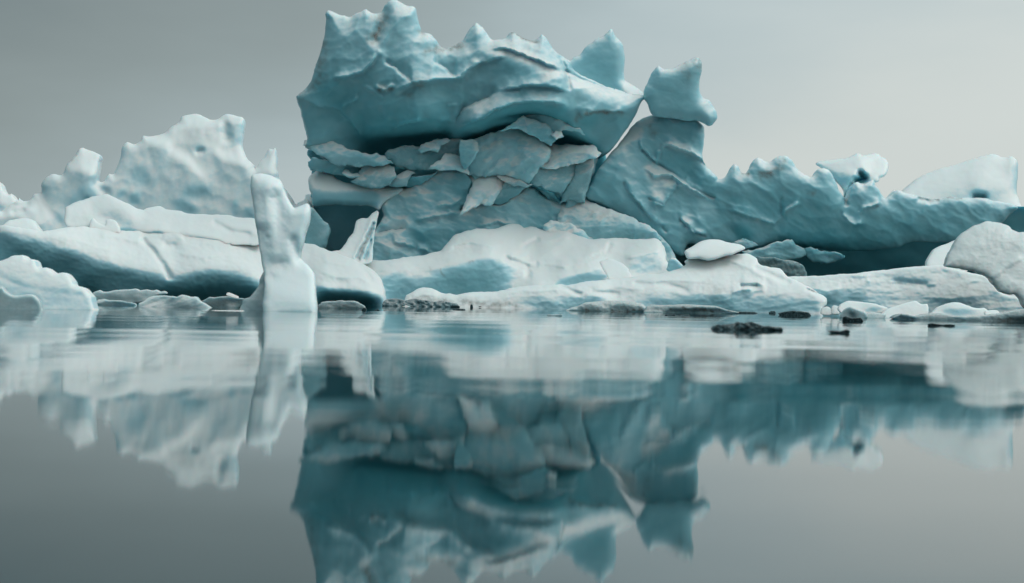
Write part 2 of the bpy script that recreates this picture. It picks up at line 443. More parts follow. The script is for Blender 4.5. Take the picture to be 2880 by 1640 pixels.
# ------------------------------------------------------------------ the great blue iceberg
big = base_empty('iceberg', 1500, 88, label='towering teal blue iceberg with jagged overhanging top and broken blocks in its face', cat='iceberg')
ice('overhanging_cap', V('B', '35,685 75,650 120,600 150,540 160,480 185,420 215,320 235,220 245,150 238,100 255,75 290,85 340,105 375,112 410,115 450,95 490,80 525,65 560,90 600,97 635,85 650,50 670,25 700,2 740,-4 775,20 810,40 860,45 880,70 890,120 905,180 920,225 960,235 1000,255 1040,320 1080,340 1110,335 1200,290 1250,220 1280,180 1305,163 1335,185 1360,215 1385,250 1410,278 1460,280 1510,265 1540,235 1570,230 1610,250 1640,270 1680,285 1720,285 1745,260 1765,238 1790,265 1830,320 1870,370 1915,405 1960,440 2000,500 2150,580 2350,650 2485,680 2460,730 2440,780 2410,840 2370,900 2320,970 2270,1040 2210,1090 2150,1120 2000,1110 1800,1080 1600,1040 1400,1030 1200,1050 1000,1090 800,1110 660,1130 640,1165 500,1175 330,1170 250,1140 190,1090 95,1040 105,1000 100,950 85,870 65,790 40,710'),
    86, tone=3.3, cell=3.6, R=64, asp=0.75, back=6, lam=0.12, jag=2.2, parent=big, anchor=2, push=-2.4, rough=.8, scal=((95, 60, .26), (38, 24, .06)), sang=-.35,
    folds=[(.3, 40, V('B', '100,700 180,745 330,770 430,860 520,990')), (.55, 30, V('B', '1130,905 1250,872 1340,836 1430,775 1560,735 1700,715 1850,722 1960,745')), (-.5, 26, V('B', '1140,893 1210,765 1330,700 1460,645')), (.40, 40, V('B', '1440,650 1560,612 1700,598 1850,606 1970,640')),
           (.40, 26, V('B', '1380,352 1500,338 1650,378 1780,448 1915,482')), (.42, 40, V('B', '700,668 760,630 860,572 960,570 1080,557 1200,551 1260,500 1295,435')),
           (.34, 34, V('B', '280,552 420,532 500,500 560,440 612,365')), (-.3, 26, V('B', '640,430 720,470 800,540 860,575')), (.3, 16, V('B', '700,925 760,888 850,862 930,850')), (.2, 9, V('B', '590,618 660,640 715,600')),
           (.25, 14, V('B', '330,770 420,720 470,690')), (.3, 30, V('B', '1150,560 1280,470 1400,420 1520,400')), (-.3, 30, V('B', '1000,420 1100,500 1170,545')), (.3, 24, V('B', '1990,840 2080,805 2200,785 2380,790'))],
    paint=[(3.9, 50, V('B', '200,80 1000,-20 1400,250 1900,380 1900,420 1400,400 1000,420 700,330 200,260')),
           (2.6, 45, V('B', '100,560 600,520 1100,580 1400,640 1200,780 1130,900 1060,1000 640,1060 90,1000 60,700')),
           (0.5, 36, V('B', '250,640 420,720 560,800 900,830 1160,800 1140,900 1060,1040 650,1120 480,1080 440,860 200,700')),
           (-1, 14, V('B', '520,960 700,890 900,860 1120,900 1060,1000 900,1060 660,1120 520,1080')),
           (2.6, 24, V('B', '50,740 200,770 380,900 440,1000 300,1010 100,960')),
           (1.0, 22, V('B', '170,560 260,580 420,690 330,770 200,680')),
           (3.0, 20, V('B', '1460,640 1700,590 1960,600 1960,730 1700,700 1500,740')),
           (4.7, 8, V('B', '1140,895 1210,765 1330,700 1460,645 1560,610 1470,690 1440,760 1330,835 1220,870')),
           (-.4, 12, V('B', '1170,910 1340,850 1460,770 1700,730 1950,760 2010,840 1990,1000 1700,960 1560,960 1300,1040 1100,1010')),
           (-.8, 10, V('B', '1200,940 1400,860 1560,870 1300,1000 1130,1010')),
           (5.2, 9, V('B', '1390,350 1500,335 1650,375 1780,445 1915,475 1910,500 1760,490 1600,420 1420,395')),
           (2.6, 16, V('B', '1450,410 1600,440 1750,510 1740,560 1540,560 1400,480')),
           (5.0, 9, V('B', '1750,505 1920,485 1940,550 1780,560')),
           (5.0, 10, V('B', '1930,535 2050,575 2200,630 2350,670 2470,690 2420,740 2250,700 2060,650 1950,610')),
           (2.4, 22, V('B', '1960,740 2300,770 2440,770 2400,860 2200,1080 1990,1010')),
           (1.2, 9, V('B', '2010,830 2100,800 2160,790 2130,900 2050,910')),
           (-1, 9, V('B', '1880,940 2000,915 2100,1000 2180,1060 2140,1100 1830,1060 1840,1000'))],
    groove=[(-.16, 9, V('B', '735,655 790,610 860,572 960,572 1080,558 1200,552 1260,500 1290,440')),
            (-.14, 7, V('B', '320,545 420,530 500,500 560,440 610,370')),
            (-.14, 6, V('B', '600,610 660,640 710,605')), (-.12, 7, V('B', '720,910 760,885 850,860 920,850')),
            (-.10, 5, V('B', '520,610 600,650 640,690')), (.22, 6, V('B', '1900,405 1930,470 1940,530 1960,620')),
            (.18, 4, V('B', '1930,500 2050,560 2200,615 2350,655')), (-.1, 4, V('B', '1105,745 1160,740')),
            (.35, 14, V('B', '640,80 645,150 610,220 590,280')), (-.12, 8, V('B', '1060,850 1100,845 1140,860'))],
    dirts=[(.75, 14, V('B', '640,130 620,200 590,250 560,270')), (.6, 9, V('B', '950,375 1050,345 1120,345 1200,312')),
           (.8, 5, V('B', '1545,234 1610,252 1680,287 1740,288')), (.6, 9, V('B', '620,620 700,625')), (.5, 9, V('B', '800,660 840,665')),
           (.5, 7, V('B', '900,235 940,240')), (.7, 7, V('B', '2010,840 2060,810 2140,790 2240,785 2330,795')), (.45, 14, V('B', '185,560 210,420 230,300')),
           (.4, 16, V('B', '860,570 920,580')), (.4, 18, V('B', '60,680 150,600 200,560'))])
ice('peak', V('B', '1880,400 1915,405 1960,428 1990,405 2030,390 2060,350 2080,325 2140,285 2200,255 2230,225 2255,208 2275,240 2310,280 2335,320 2350,400 2345,480 2350,560 2375,580 2440,620 2480,660 2487,690 2350,740 2100,700 1930,620'),
    86.8, tone=3.3, cell=3.6, R=30, back=2.2, parent=big,
    paint=[(2.7, 30, V('B', '2050,420 2250,400 2300,560 2330,640 2100,560')), (4.6, 8, V('B', '2260,230 2330,320 2345,560 2320,620 2300,350')),
           (7, 6, V('B', '2350,560 2440,620 2487,690 2360,660'))])
# wall behind the broken blocks, with the hollow at its left foot
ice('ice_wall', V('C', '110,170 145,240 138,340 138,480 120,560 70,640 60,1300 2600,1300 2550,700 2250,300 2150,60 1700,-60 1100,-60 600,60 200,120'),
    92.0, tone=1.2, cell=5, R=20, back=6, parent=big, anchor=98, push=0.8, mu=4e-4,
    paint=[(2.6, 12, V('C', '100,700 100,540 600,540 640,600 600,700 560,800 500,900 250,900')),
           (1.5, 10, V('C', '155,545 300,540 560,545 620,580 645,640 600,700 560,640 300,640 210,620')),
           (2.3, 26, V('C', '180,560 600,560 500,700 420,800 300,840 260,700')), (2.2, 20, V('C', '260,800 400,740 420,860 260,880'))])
ice('broken_face', V('C', '655,290 760,270 900,290 1100,180 1400,60 1600,40 1830,110 2120,150 2150,260 2080,520 2300,640 2600,760 2600,1000 1300,1000 560,1000 565,900 560,820 585,730 640,640 650,600 630,560 670,500 690,440'),
    85.9, mat=BROKEN, tone=3.5, cell=2.8, R=16, back=3, parent=big, push=.4, rough=1.6, scal=((80, 40, .26), (26, 15, .05)), sang=.35, streak=(.8, 60, 14, .35),
    paint=[(.5, 5, V('C', '700,262 760,265 860,290 1040,300 960,335 860,325 780,350 720,345')), (.6, 6, V('C', '1640,410 1720,400 1900,470 1930,540 1890,540 1780,480')), (.8, 5, V('C', '2050,250 2110,240 2070,510 2040,500')),
           (4.8, 8, V('C', '720,430 860,400 960,345 1080,305 1160,330 1000,400 860,450 740,480')), (4.9, 6, V('C', '900,430 980,425 1000,490 930,505')), (4.7, 7, V('C', '700,520 840,530 860,560 740,560')), (2.8, 9, V('C', '1150,340 1250,340 1275,400 1240,480 1170,560 1090,590 1150,480')),
           (4.7, 9, V('C', '590,690 660,645 820,640 860,690 720,740 600,760')), (4.6, 8, V('C', '600,790 760,780 880,850 700,850')), (2.0, 11, V('C', '830,740 960,715 1050,770 1010,830 900,815')), (2.6, 12, V('C', '1060,650 1200,700 1180,800 1060,800')),
           (4.6, 8, V('C', '900,620 1180,590 1330,560 1400,620 1250,640 1100,640')), (5.0, 8, V('C', '1480,530 1570,490 1660,410 1720,440 1640,480 1560,530')), (4.4, 8, V('C', '1210,610 1300,555 1400,545 1300,600')), (2.5, 14, V('C', '1700,600 1900,560 1920,660 1800,690 1640,680')), (4.6, 8, V('C', '1320,630 1450,620 1440,660 1340,665'))],
    folds=[(-.55, 18, V('C', '640,490 700,442 850,400 960,340 1080,300 1240,322')), (-.55, 18, V('C', '1200,605 1290,552 1380,541 1500,529 1560,481 1662,406 1720,432 1800,490 1920,550')), (.25, 10, V('C', '700,800 800,815 880,850')), (.25, 8, V('C', '880,860 930,850 970,875')),
           (.3, 14, V('C', '860,650 1000,625 1120,610 1200,602')), (.25, 10, V('C', '1000,560 1130,540 1230,500')), (.22, 10, V('C', '1300,690 1450,660 1600,690')), (-.3, 12, V('C', '580,760 680,720 820,700'))],
    groove=[(.5, 5, V('C', '1690,360 1740,395 1850,440 1920,530')), (.5, 4, V('C', '1245,320 1284,380 1262,440 1240,520 1195,575'))], dirts=[(.5, 5, V('C', '690,440 850,400 960,340')), (.4, 5, V('C', '1900,545 1930,600'))], dirt=.05)
ice('ledge', V('C', '120,360 160,310 200,290 270,300 330,365 450,395 650,405 780,420 760,460 690,500 640,540 610,580 560,552 400,545 260,545 160,548 138,480'),
    85.7, tone=5.0, cell=3, R=20, back=3, parent=big, crust=.08,
    paint=[(5.6, 14, V('C', '140,300 280,300 330,380 300,450 140,430')), (2.2, 12, V('C', '130,470 300,450 640,450 640,520 130,540')),
           (5, 6, V('C', '300,410 640,405 620,430 330,440')), (1.8, 6, V('C', '130,515 610,515 610,545 130,550'))])
block_specs = [   # outline, distance, tone, dirt
    ('95,130 110,90 200,70 300,100 480,175 640,195 700,250 500,262 330,258 280,240 210,190', 86.2, 3.6, .12),
    ('130,250 160,220 240,225 330,258 560,262 530,300 440,350 360,330 280,310 150,300', 86.7, 2.2, .3),
    ('360,320 400,300 430,325 520,330 500,345 420,350', 86.4, 4.6, .1),
    ('655,235 690,155 740,142 900,136 1060,88 1180,84 1208,110 1202,215 1130,195 1090,200 1020,250 980,288 860,288 760,262 700,228', 86.6, 2.9, .55),
    ('900,155 960,108 1060,82 1108,100 1040,135 1025,168 990,150 930,172', 86.1, 4.3, .35),
    ('975,290 1040,240 1090,198 1200,215 1235,290 1245,325 1180,302 1080,292', 86.0, 4.3, .2),
    ('1205,100 1300,88 1380,60 1440,40 1500,15 1560,4 1640,25 1720,60 1780,110 1818,150 1810,200 1770,250 1720,290 1690,360 1660,388 1600,370 1550,340 1480,325 1380,340 1300,335 1250,310 1220,270 1200,220', 85.9, 3.9, .08),
    ('1200,105 1300,90 1310,160 1260,240 1225,280 1198,220', 85.6, 3.3, .1),
    ('1480,20 1560,-22 1650,-70 1730,-40 1800,-12 1850,60 1818,115 1760,80 1690,30 1610,8', 85.2, 3.0, .1),
    ('1640,-90 1690,-130 1760,-118 1870,-88 1975,-82 2000,-30 2060,40 2010,30 1900,0 1870,40 1820,0 1720,-60', 85.5, 3.7, .1),
    ('1840,45 1860,22 1890,30 1905,60 1870,75', 85.0, 4.8, 0),
    ('1818,122 1960,128 2110,133 2140,168 2185,180 2130,215 2000,240 1870,272 1735,275 1760,240 1820,232 1790,200', 85.9, 4.8, .1),
    ('1688,330 1740,283 1860,274 2025,258 2012,300 1990,350 1940,390 1890,445 1800,422 1740,398 1693,382', 86.0, 3.3, .5),
    ('2008,250 2125,225 2112,330 2078,420 2062,512 2020,512 1960,480 1903,535 1920,450 1990,360', 86.1, 3.1, .6),
    ('423,382 480,330 530,268 640,263 705,280 722,340 690,392 600,408 500,402', 86.2, 3.4, .5),
    ('688,392 740,350 800,308 862,318 830,345 800,402 740,412', 86.3, 3.6, .5),
    ('798,402 830,350 960,330 1045,294 990,330 900,402 830,417', 86.7, 2.0, .3),
    ('1238,328 1440,328 1505,358 1470,430 1430,492 1400,532 1330,532 1270,562 1195,615 1240,500 1280,400', 85.9, 4.6, .1),
    ('1428,518 1450,460 1512,365 1560,378 1665,398 1640,420 1560,480 1490,524', 86.2, 2.4, .45),
    ('1460,335 1560,340 1640,385 1690,390 1660,405 1570,400 1500,360', 85.8, 4.6, .6),
    ('1880,670 1910,558 1960,540 2070,513 2130,540 2200,570 2300,600 2450,660 2560,720 2590,800 2400,830 2120,830 1900,800', 85.2, 3.6, .3),
    ('1780,700 1850,665 1960,690 2060,740 2110,785 2080,850 1800,850', 85.3, 3.1, .1),
    ('1720,430 1790,440 1890,445 1925,490 1905,545 1830,500', 86.9, 1.6, .3),
]
for s, Y, t, dv in block_specs:
    P = V('C', s)
    xs = [p[0] for p in P]; ys = [p[1] for p in P]
    w = max(xs)-min(xs); h = max(ys)-min(ys); rb = random.Random(int(w*7+h))
    gl = rb.uniform(-.5, .5)
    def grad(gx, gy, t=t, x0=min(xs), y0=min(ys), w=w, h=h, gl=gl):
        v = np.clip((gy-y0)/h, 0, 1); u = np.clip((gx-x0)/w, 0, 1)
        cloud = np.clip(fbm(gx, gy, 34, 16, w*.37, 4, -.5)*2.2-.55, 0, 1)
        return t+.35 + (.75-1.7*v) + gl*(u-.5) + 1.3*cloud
    bigone = w > 150 and min(ys) > 360+300*.3989
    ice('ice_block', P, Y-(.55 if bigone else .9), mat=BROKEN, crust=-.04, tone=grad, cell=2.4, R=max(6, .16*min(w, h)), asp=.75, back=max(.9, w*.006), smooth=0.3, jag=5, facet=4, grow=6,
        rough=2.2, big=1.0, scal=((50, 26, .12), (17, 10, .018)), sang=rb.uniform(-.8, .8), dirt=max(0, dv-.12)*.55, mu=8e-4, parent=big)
# shoulder to the right of the break, running on into the long scalloped wing
ice('shoulder', V('F', '1462,492 1478,455 1490,430 1515,395 1545,360 1575,320 1600,298 1640,283 1660,277 1700,289 1745,304 1758,328 1754,390 1762,412 1790,442')
    + V('D', '590,875 620,868 650,840 680,790 700,773 720,795 740,830 765,838 790,815 815,760 845,735 870,748 900,765 930,760 960,735 1000,722 1040,730 1070,760 1090,800 1120,830 1180,858 1210,845 1235,810 1270,802 1300,815 1325,850 1345,900 1365,950 1395,990 1412,1003 1430,985 1445,920 1480,890 1520,905 1560,885 1580,877 1600,910 1630,960 1660,995 1690,985 1740,945 1800,965 1860,978 1900,990 2000,1002 2080,985 2140,995 2210,993 2300,995 2340,1010 2430,1020 2490,1040 2512,1060 2490,1075 2440,1120 2380,1180 2300,1220 2150,1265 2060,1282 1900,1275 1800,1285 1720,1315 1500,1335 1300,1325 1100,1300 960,1275 850,1310 760,1330 700,1320 600,1295 500,1300 400,1290')
    + V('F', '1700,640 1640,590 1570,545 1520,520'),
    85.6, tone=3.0, cell=3.0, scal=((80, 44, .20), (30, 18, .05)), sang=.5,
    folds=[(.5, 22, V('D', '215,668 270,650 400,692 490,738 560,832')), (.4, 16, V('D', '110,790 180,850 300,850 420,930 540,1000')), (.35, 14, V('D', '150,1010 240,1040 320,920 420,905')), (.35, 14, V('D', '330,1110 440,1210 520,1230')),
           (.4, 18, V('D', '-20,900 60,1000 140,1100 240,1200')), (.3, 12, V('D', '80,640 150,720 200,780')), (.25, 12, V('D', '990,1110 1040,1060 1120,1025')), (.25, 12, V('D', '1490,1085 1540,1055 1640,1025')), (.3, 10, V('D', '1370,1095 1460,1165 1530,1145')),
           (.3, 20, V('D', '640,1060 800,1120 950,1160 1010,1100'))],
    R=34, asp=.8, back=5, lam=.15, parent=big, rough=.9,
    paint=[(3.7, 26, V('D', '500,700 1100,700 1700,850 2500,980 2500,1060 1600,1020 1300,960 900,880 600,930')), (2.0, 30, V('D', '600,980 1300,980 1400,1130 1600,1200 1300,1240 900,1200 620,1160')),
           (1.8, 30, V('D', '1500,1140 2200,1120 2100,1240 1700,1270 1450,1260')), (0.9, 20, V('D', '950,1190 1200,1210 1500,1250 1750,1260 1700,1330 1300,1320 1000,1280')),
           (0.2, 14, V('D', '980,1250 1300,1270 1560,1300 1500,1340 1100,1320')), (2.8, 12, V('D', '620,1040 1000,1120 980,1220 760,1260 640,1200')),
           (0.4, 9, V('D', '700,1170 790,1190 830,1250 720,1250')), (4.4, 5, V('D', '1370,1090 1410,1100 1480,1160 1530,1140 1520,1160 1460,1170')),
           (0.6, 6, V('D', '1460,1165 1530,1150 1520,1190 1460,1200')), (4.6, 5, V('D', '820,1120 860,1130 850,1160 830,1150')), (4, 6, V('D', '1000,1090 1060,1040 1110,1030 1060,1070')), 
           (3.6, 8, V('D', '1500,1080 1540,1050 1640,1030 1560,1070')),
           (3.5, 20, V('D', '90,520 240,440 480,520 480,720 240,640 150,640')), (2.3, 24, V('D', '200,560 480,560 480,700 250,640')),
           (5.2, 7, V('D', '-300,640 0,560 150,470 180,500 60,640 -80,700 -260,800')),
           (5.0, 7, V('D', '220,670 270,648 400,690 490,735 560,830 520,800 440,745 330,710')),
           (2.2, 16, V('D', '230,700 420,740 540,850 600,900 520,980 360,880 250,790')),
           (4.3, 12, V('D', '-60,650 40,640 90,760 60,900 -40,850')), (2.6, 22, V('F', '1480,430 1530,440 1560,500 1530,530 1480,500')),
           (4.6, 6, V('D', '110,790 150,755 220,800 310,850 330,900 260,940 240,1040 180,980 130,880')),
           (4.2, 7, V('D', '320,890 420,900 540,970 500,990 380,960')), (4.4, 7, V('D', '340,1100 440,1090 430,1180 360,1140')),
           (4.0, 10, V('D', '430,1010 560,1040 600,1100 480,1100'))],
    groove=[(.3, 7, V('D', '1405,960 1412,1030')), (-.12, 6, V('D', '1000,1110 1020,1080 1100,1030')), (-.1, 5, V('D', '1500,1090 1530,1060 1620,1030')),
            (.22, 7, V('D', '1880,1000 1940,1015 1990,1005')), (.1, 6, V('D', '990,1000 1000,1110')), (.18, 5, V('D', '110,690 180,760 330,850 420,930 560,990')), (.14, 4, V('D', '150,1000 240,1040 330,910')), (.14, 5, V('D', '-10,900 60,1000 140,1100 260,1210')),
            (-.14, 5, V('D', '210,700 200,770')), (.12, 4, V('D', '350,1140 440,1210 500,1240'))],
    dirts=[(.75, 10, V('D', '870,840 930,835')), (.5, 8, V('D', '940,825 1000,800 1000,760')), (.8, 6, V('D', '745,838 775,838')), (.6, 8, V('D', '1400,1010 1420,1010')),
           (.6, 6, V('D', '1880,985 1950,1010 2050,995 2140,1000')), (.5, 6, V('D', '1180,970 1210,965')), (.4, 7, V('D', '1580,1045 1610,1040')), (.5, 9, V('D', '215,480 260,470')), (.5, 9, V('D', '480,530 495,570')), (.4, 9, V('D', '160,540 180,580'))],
    streak=(.3, 60, 12, 0.7))
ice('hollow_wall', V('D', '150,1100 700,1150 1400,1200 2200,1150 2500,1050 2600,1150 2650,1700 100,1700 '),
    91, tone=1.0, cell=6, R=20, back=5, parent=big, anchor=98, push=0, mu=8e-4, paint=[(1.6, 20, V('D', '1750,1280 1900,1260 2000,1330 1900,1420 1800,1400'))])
for s, Y, t, dv, lab in [('690,1280 740,1255 800,1270 840,1300 760,1330 700,1320', 85.4, 3.4, .1, None),
        ('740,1340 860,1310 960,1268 1060,1266 1090,1300 1150,1310 1150,1370 1000,1400 850,1390 780,1370', 85.3, 3.0, .1, None),
        ('1130,1340 1180,1305 1230,1335 1330,1340 1405,1360 1390,1400 1300,1415 1180,1400', 85.6, 2.4, .1, None),
        ('200,1230 240,1235 300,1260 400,1290 420,1420 300,1420', 88, 1.2, .4, None)]:
    ice('ice_block', V('D', s), Y, tone=t, cell=2.4, R=9, smooth=.2, jag=5, facet=4, rough=2, dirt=dv, mu=8e-4, back=1.0, mat=BROKEN, scal=((40, 18, .15), (14, 8, .03)), streak=(1.2, 50, 12, .3), parent=big)
ice('rubble_slope', V('D', '820,1385 900,1370 1000,1385 1080,1400 1140,1430 1150,1520 1000,1540 840,1500'), 84.8, tone=2.6, cell=3, R=8, rough=5, dirt=.6, back=1, parent=big,
    streak=(1.6, 8, 6, .3))

# things balanced on or standing behind the great iceberg
ice('ice_boulder', V('D', '118,350 120,300 150,230 170,190 195,155 212,148 235,165 290,165 350,140 400,115 450,93 480,110 487,170 475,230 475,310 500,350 540,370 560,410 582,445 580,490 545,530 500,512 450,497 400,500 350,490 300,480 240,480 170,455 140,390'),
    85.0, tone=3.3, cell=2.8, R=34, back=1.6, paint=[(2.7, 30, V('D', '160,260 380,260 400,420 200,430')), (4.6, 10, V('D', '470,320 560,410 560,500 480,450')), (4.5, 10, V('D', '200,150 460,95 480,150 250,190'))],
    dirts=[(.5, 14, V('D', '460,110 480,160')), (.35, 14, V('D', '370,160 400,210'))],
    label='star shaped blue ice block balanced on the shoulder beside the tall iceberg peak', cat='ice block')
ice('ice_boulder', V('D', '1215,768 1260,755 1330,748 1400,740 1450,720 1490,707 1530,722 1600,707 1640,730 1676,755 1680,800 1662,850 1628,868 1618,892 1560,900 1480,905 1470,960 1440,1040 1400,1040 1400,950 1345,880 1300,830 1240,790'),
    88.0, tone=5.6, cell=2.6, R=16, back=1.6, paint=[(3.4, 8, V('D', '1300,810 1440,840 1470,880 1420,930 1345,890')), (.3, 5, V('D', '1500,820 1540,830 1545,880 1470,895 1455,860 1500,850')), (4.4, 8, V('D', '1470,770 1520,770 1520,830 1480,830')), (1.5, 5, V('D', '1430,900 1460,900 1430,1010 1400,1010'))], groove=[(.9, 9, V('D', '1505,840 1525,870 1480,885')), (.5, 6, V('D', '1445,905 1425,960 1405,1010'))],
    label='mushroom shaped pale ice block perched behind the scalloped blue rim', cat='ice block')
far = float_base(V('D', '1700,1010 1760,965 1830,900 1900,850 2000,810 2100,785 2200,750 2290,725 2350,714 2420,735 2475,730 2512,775 2507,880 2502,960 2530,1040 2580,1100 2660,1110'), 99)
ice('iceberg', far, 99, tone=5.6, cell=4, R=24, back=4, mat=SNOWICE,
    paint=[(4.3, 8, V('D', '2470,740 2520,760 2510,980 2480,960')), (4.6, 20, V('D', '1900,940 2300,900 2460,950 2400,1040 2000,1010')), (1, 9, V('D', '2215,990 2250,955 2300,975 2310,1000'))],
    groove=[(.8, 9, V('D', '2240,985 2290,985'))], label='pale sloping iceberg behind the right end of the scalloped blue rim', cat='iceberg')
ice('ice_floe', float_base(V('M', '2350,100 2390,80 2430,70 2500,50 2580,40 2700,40'), 90), 90, tone=5.5, cell=3, R=8, back=3, mat=SNOWICE,
    paint=[(2.5, 5, V('M', '2330,110 2600,60 2600,130 2450,170')), (4.2, 6, V('M', '2450,180 2700,130 2700,400 2450,300'))],
    label='thin white edged ice sheet at the far right above the grey boulder', cat='ice floe')

# ------------------------------------------------------------------ white castle iceberg on the left
castle_top = V('A', '-80,760 0,742 60,695 110,672 190,668 230,620 270,618 275,560 300,520 350,490 395,500 420,480 440,430 480,390 510,340 540,314 580,330 657,365 650,430 637,525 660,545 690,540 720,490 745,495 775,440 795,380 810,310 840,284 870,295 900,296 930,270 945,238 1000,240 1080,225 1130,185 1180,150 1195,118 1240,103 1300,99 1350,115 1390,130 1440,125 1480,105 1510,97 1560,110 1608,130 1602,250 1595,300 1620,370 1650,405 1675,430 1685,458 1740,390 1760,350 1780,324 1800,330 1815,317 1830,400 1832,500 1880,580 1930,660 1960,695 2060,720')
ice('iceberg', float_base(castle_top, 92), 92, tone=4.5, cell=3.6, R=26, back=4, mat=SNOWICE, rough=.3, crust=.06, lam=.25, big=.5, scal=((60, 50, .06),),
    paint=[(4.6, 14, V('A', '820,420 1100,350 1260,420 1330,520 1600,500 1680,560 1690,780 1100,730 700,640')),
           (6.6, 7, V('A', '440,480 500,340 540,318 650,370 640,500')), (6.8, 8, V('A', '940,250 1200,120 1320,110 1590,130 1560,160 1390,170 1180,200 1100,300 980,290')),
           (6.6, 7, V('A', '1100,330 1180,320 1290,400 1330,480 1360,500 1280,470 1180,380')), (4.9, 6, V('A', '1110,220 1300,190 1480,220 1490,310 1400,330 1330,300 1200,300 1110,290')),
           (6.6, 6, V('A', '1410,330 1500,340 1590,310 1670,430 1640,440 1480,400')), (6.5, 7, V('A', '1690,460 1800,330 1825,480 1740,470')),
           (4.0, 6, V('A', '440,700 500,600 600,570 660,600 640,640 560,660 440,710')), (2.0, 4, V('A', '540,650 580,625 600,640 560,660')),
           (4.2, 4, V('A', '410,600 440,530 445,560 420,620')), (4.0, 5, V('A', '360,720 430,790 440,840 380,800')),
           (3.4, 8, V('A', '1200,580 1260,560 1380,560 1390,620 1290,650 1200,620')), (3.3, 5, V('A', '790,600 830,590 820,650 770,640')), (3.2, 5, V('A', '850,630 930,620 920,690 860,680')),
           (3.4, 6, V('A', '1150,670 1200,650 1300,720 1290,760 1150,720')), (3.6, 7, V('A', '870,440 960,430 970,560 880,560')), (3.6, 5, V('A', '1540,680 1570,670 1570,770 1530,760')), (3.4, 5, V('A', '1610,720 1670,710 1680,790 1620,780')),
           (6.4, 6, V('A', '0,760 200,690 270,640 330,760 260,830 100,760')), (4.2, 5, V('A', '160,740 220,730 210,790 170,790'))],
    groove=[(.22, 9, V('A', '1310,345 1330,340')), (.25, 12, V('A', '1490,170 1500,260')), (.2, 9, V('A', '20,740 100,700 180,690')), (.2, 7, V('A', '90,745 150,730')), (.2, 14, V('A', '700,620 640,560'))],
    streak=(.35, 12, 45, 0.05), label='white castle shaped iceberg with rounded turrets at left', cat='iceberg')
ice('iceberg', float_base(V('G', '-120,480 -60,520 0,560 30,640 70,690 120,715 160,705 190,750 230,820 300,860'), 96), 96, tone=5.4, cell=3.5, R=12, back=2, mat=SNOWICE,
    paint=[(3, 8, V('G', '-40,800 40,820 50,900 -40,940'))], label='small white iceberg cut by the left edge of the picture', cat='iceberg')
ice('ice_block', float_base(V('J', '660,760 690,740 720,695 760,680 790,655 800,612 830,604 868,600 880,640 880,700'), 90), 90, tone=6, cell=2.5, R=8, back=.8, mat=SNOWICE,
    label='small white ice lumps between the white pillar and the blue wall', cat='ice block')
ice('ice_boulder', float_base(V('J', '780,800 830,745 855,735 875,742 920,800 980,880 1030,912 1047,980 1035,1060 1000,1160 980,1200'), 84), 84, tone=2.8, cell=2.6, R=16, back=1.2, dirt=.25, smooth=.8,
    paint=[(4.6, 8, V('J', '960,940 1020,930 1030,1000 960,1080 930,1060'))], dirts=[(.7, 10, V('J', '850,745 900,800'))], label='dark grey blue ice boulder in the hollow beside the white pillar', cat='ice block')

# ------------------------------------------------------------------ left floe and what lies on it
ice('ice_floe', float_base(V('F', '-60,570 0,562 60,570 110,577 200,566 300,575 400,575 520,580 640,590 770,608 800,617 830,628 880,648 920,668 945,690 957,712 963,745 964,775'), 80), 80, tone=6.4, cell=3.2, R=16, back=3.5, mat=SNOWICE, lam=.15, rough=2, scal=((34, 12, .025),), sang=.3,
    folds=[(.25, 14, V('A', '640,900 800,915 960,950')), (.2, 10, V('A', '1060,900 1150,885 1220,930 1230,990')), (.22, 12, V('A', '1150,1010 1350,1040 1600,1030')), (.18, 12, V('A', '300,900 500,930 800,1020')), (.3, 12, V('C', '180,1000 330,1050 480,1060 600,1110')), (.2, 10, V('C', '200,930 330,960 420,960'))],
    paint=[(2.9, 16, V('A', '-60,850 100,870 250,910 500,990 700,1070 880,1130 1000,1135 1100,1195 1180,1170 1300,1140 1450,1125 1550,1130 1700,1200 1750,1420 -60,1420')),
           (2.0, 22, V('A', '-60,960 150,980 380,1050 600,1130 900,1190 1100,1225 1400,1190 1500,1190 1720,1230 1750,1420 -60,1420')),
           (0.9, 18, V('A', '480,1180 620,1200 660,1260 580,1290')), (2.7, 14, V('A', '680,1160 900,1180 900,1260 640,1240')), (0.9, 16, V('A', '1050,1255 1200,1225 1500,1225 1720,1240 1720,1400 1000,1400')),
           (3.2, 10, V('C', '170,1085 350,1125 470,1155 600,1175 660,1150 650,1300 150,1300')), (0.4, 9, V('C', '165,1130 400,1160 600,1190 600,1300 150,1300')),
           (5.2, 8, V('A', '960,950 1040,1000 1110,1100 1150,1180 1090,1180 1030,1040')),
           (5, 7, V('A', '1050,900 1200,890 1220,980 1120,970'))],
    groove=[(.22, 7, V('A', '950,930 1030,1020 1080,1090 1120,1170')), (.12, 9, V('A', '1100,960 1150,965')), (.12, 10, V('C', '200,1080 380,1090')), (.14, 8, V('C', '480,960 560,1060'))],
    label='long snow topped ice floe with dark teal underside at left', cat='ice floe')
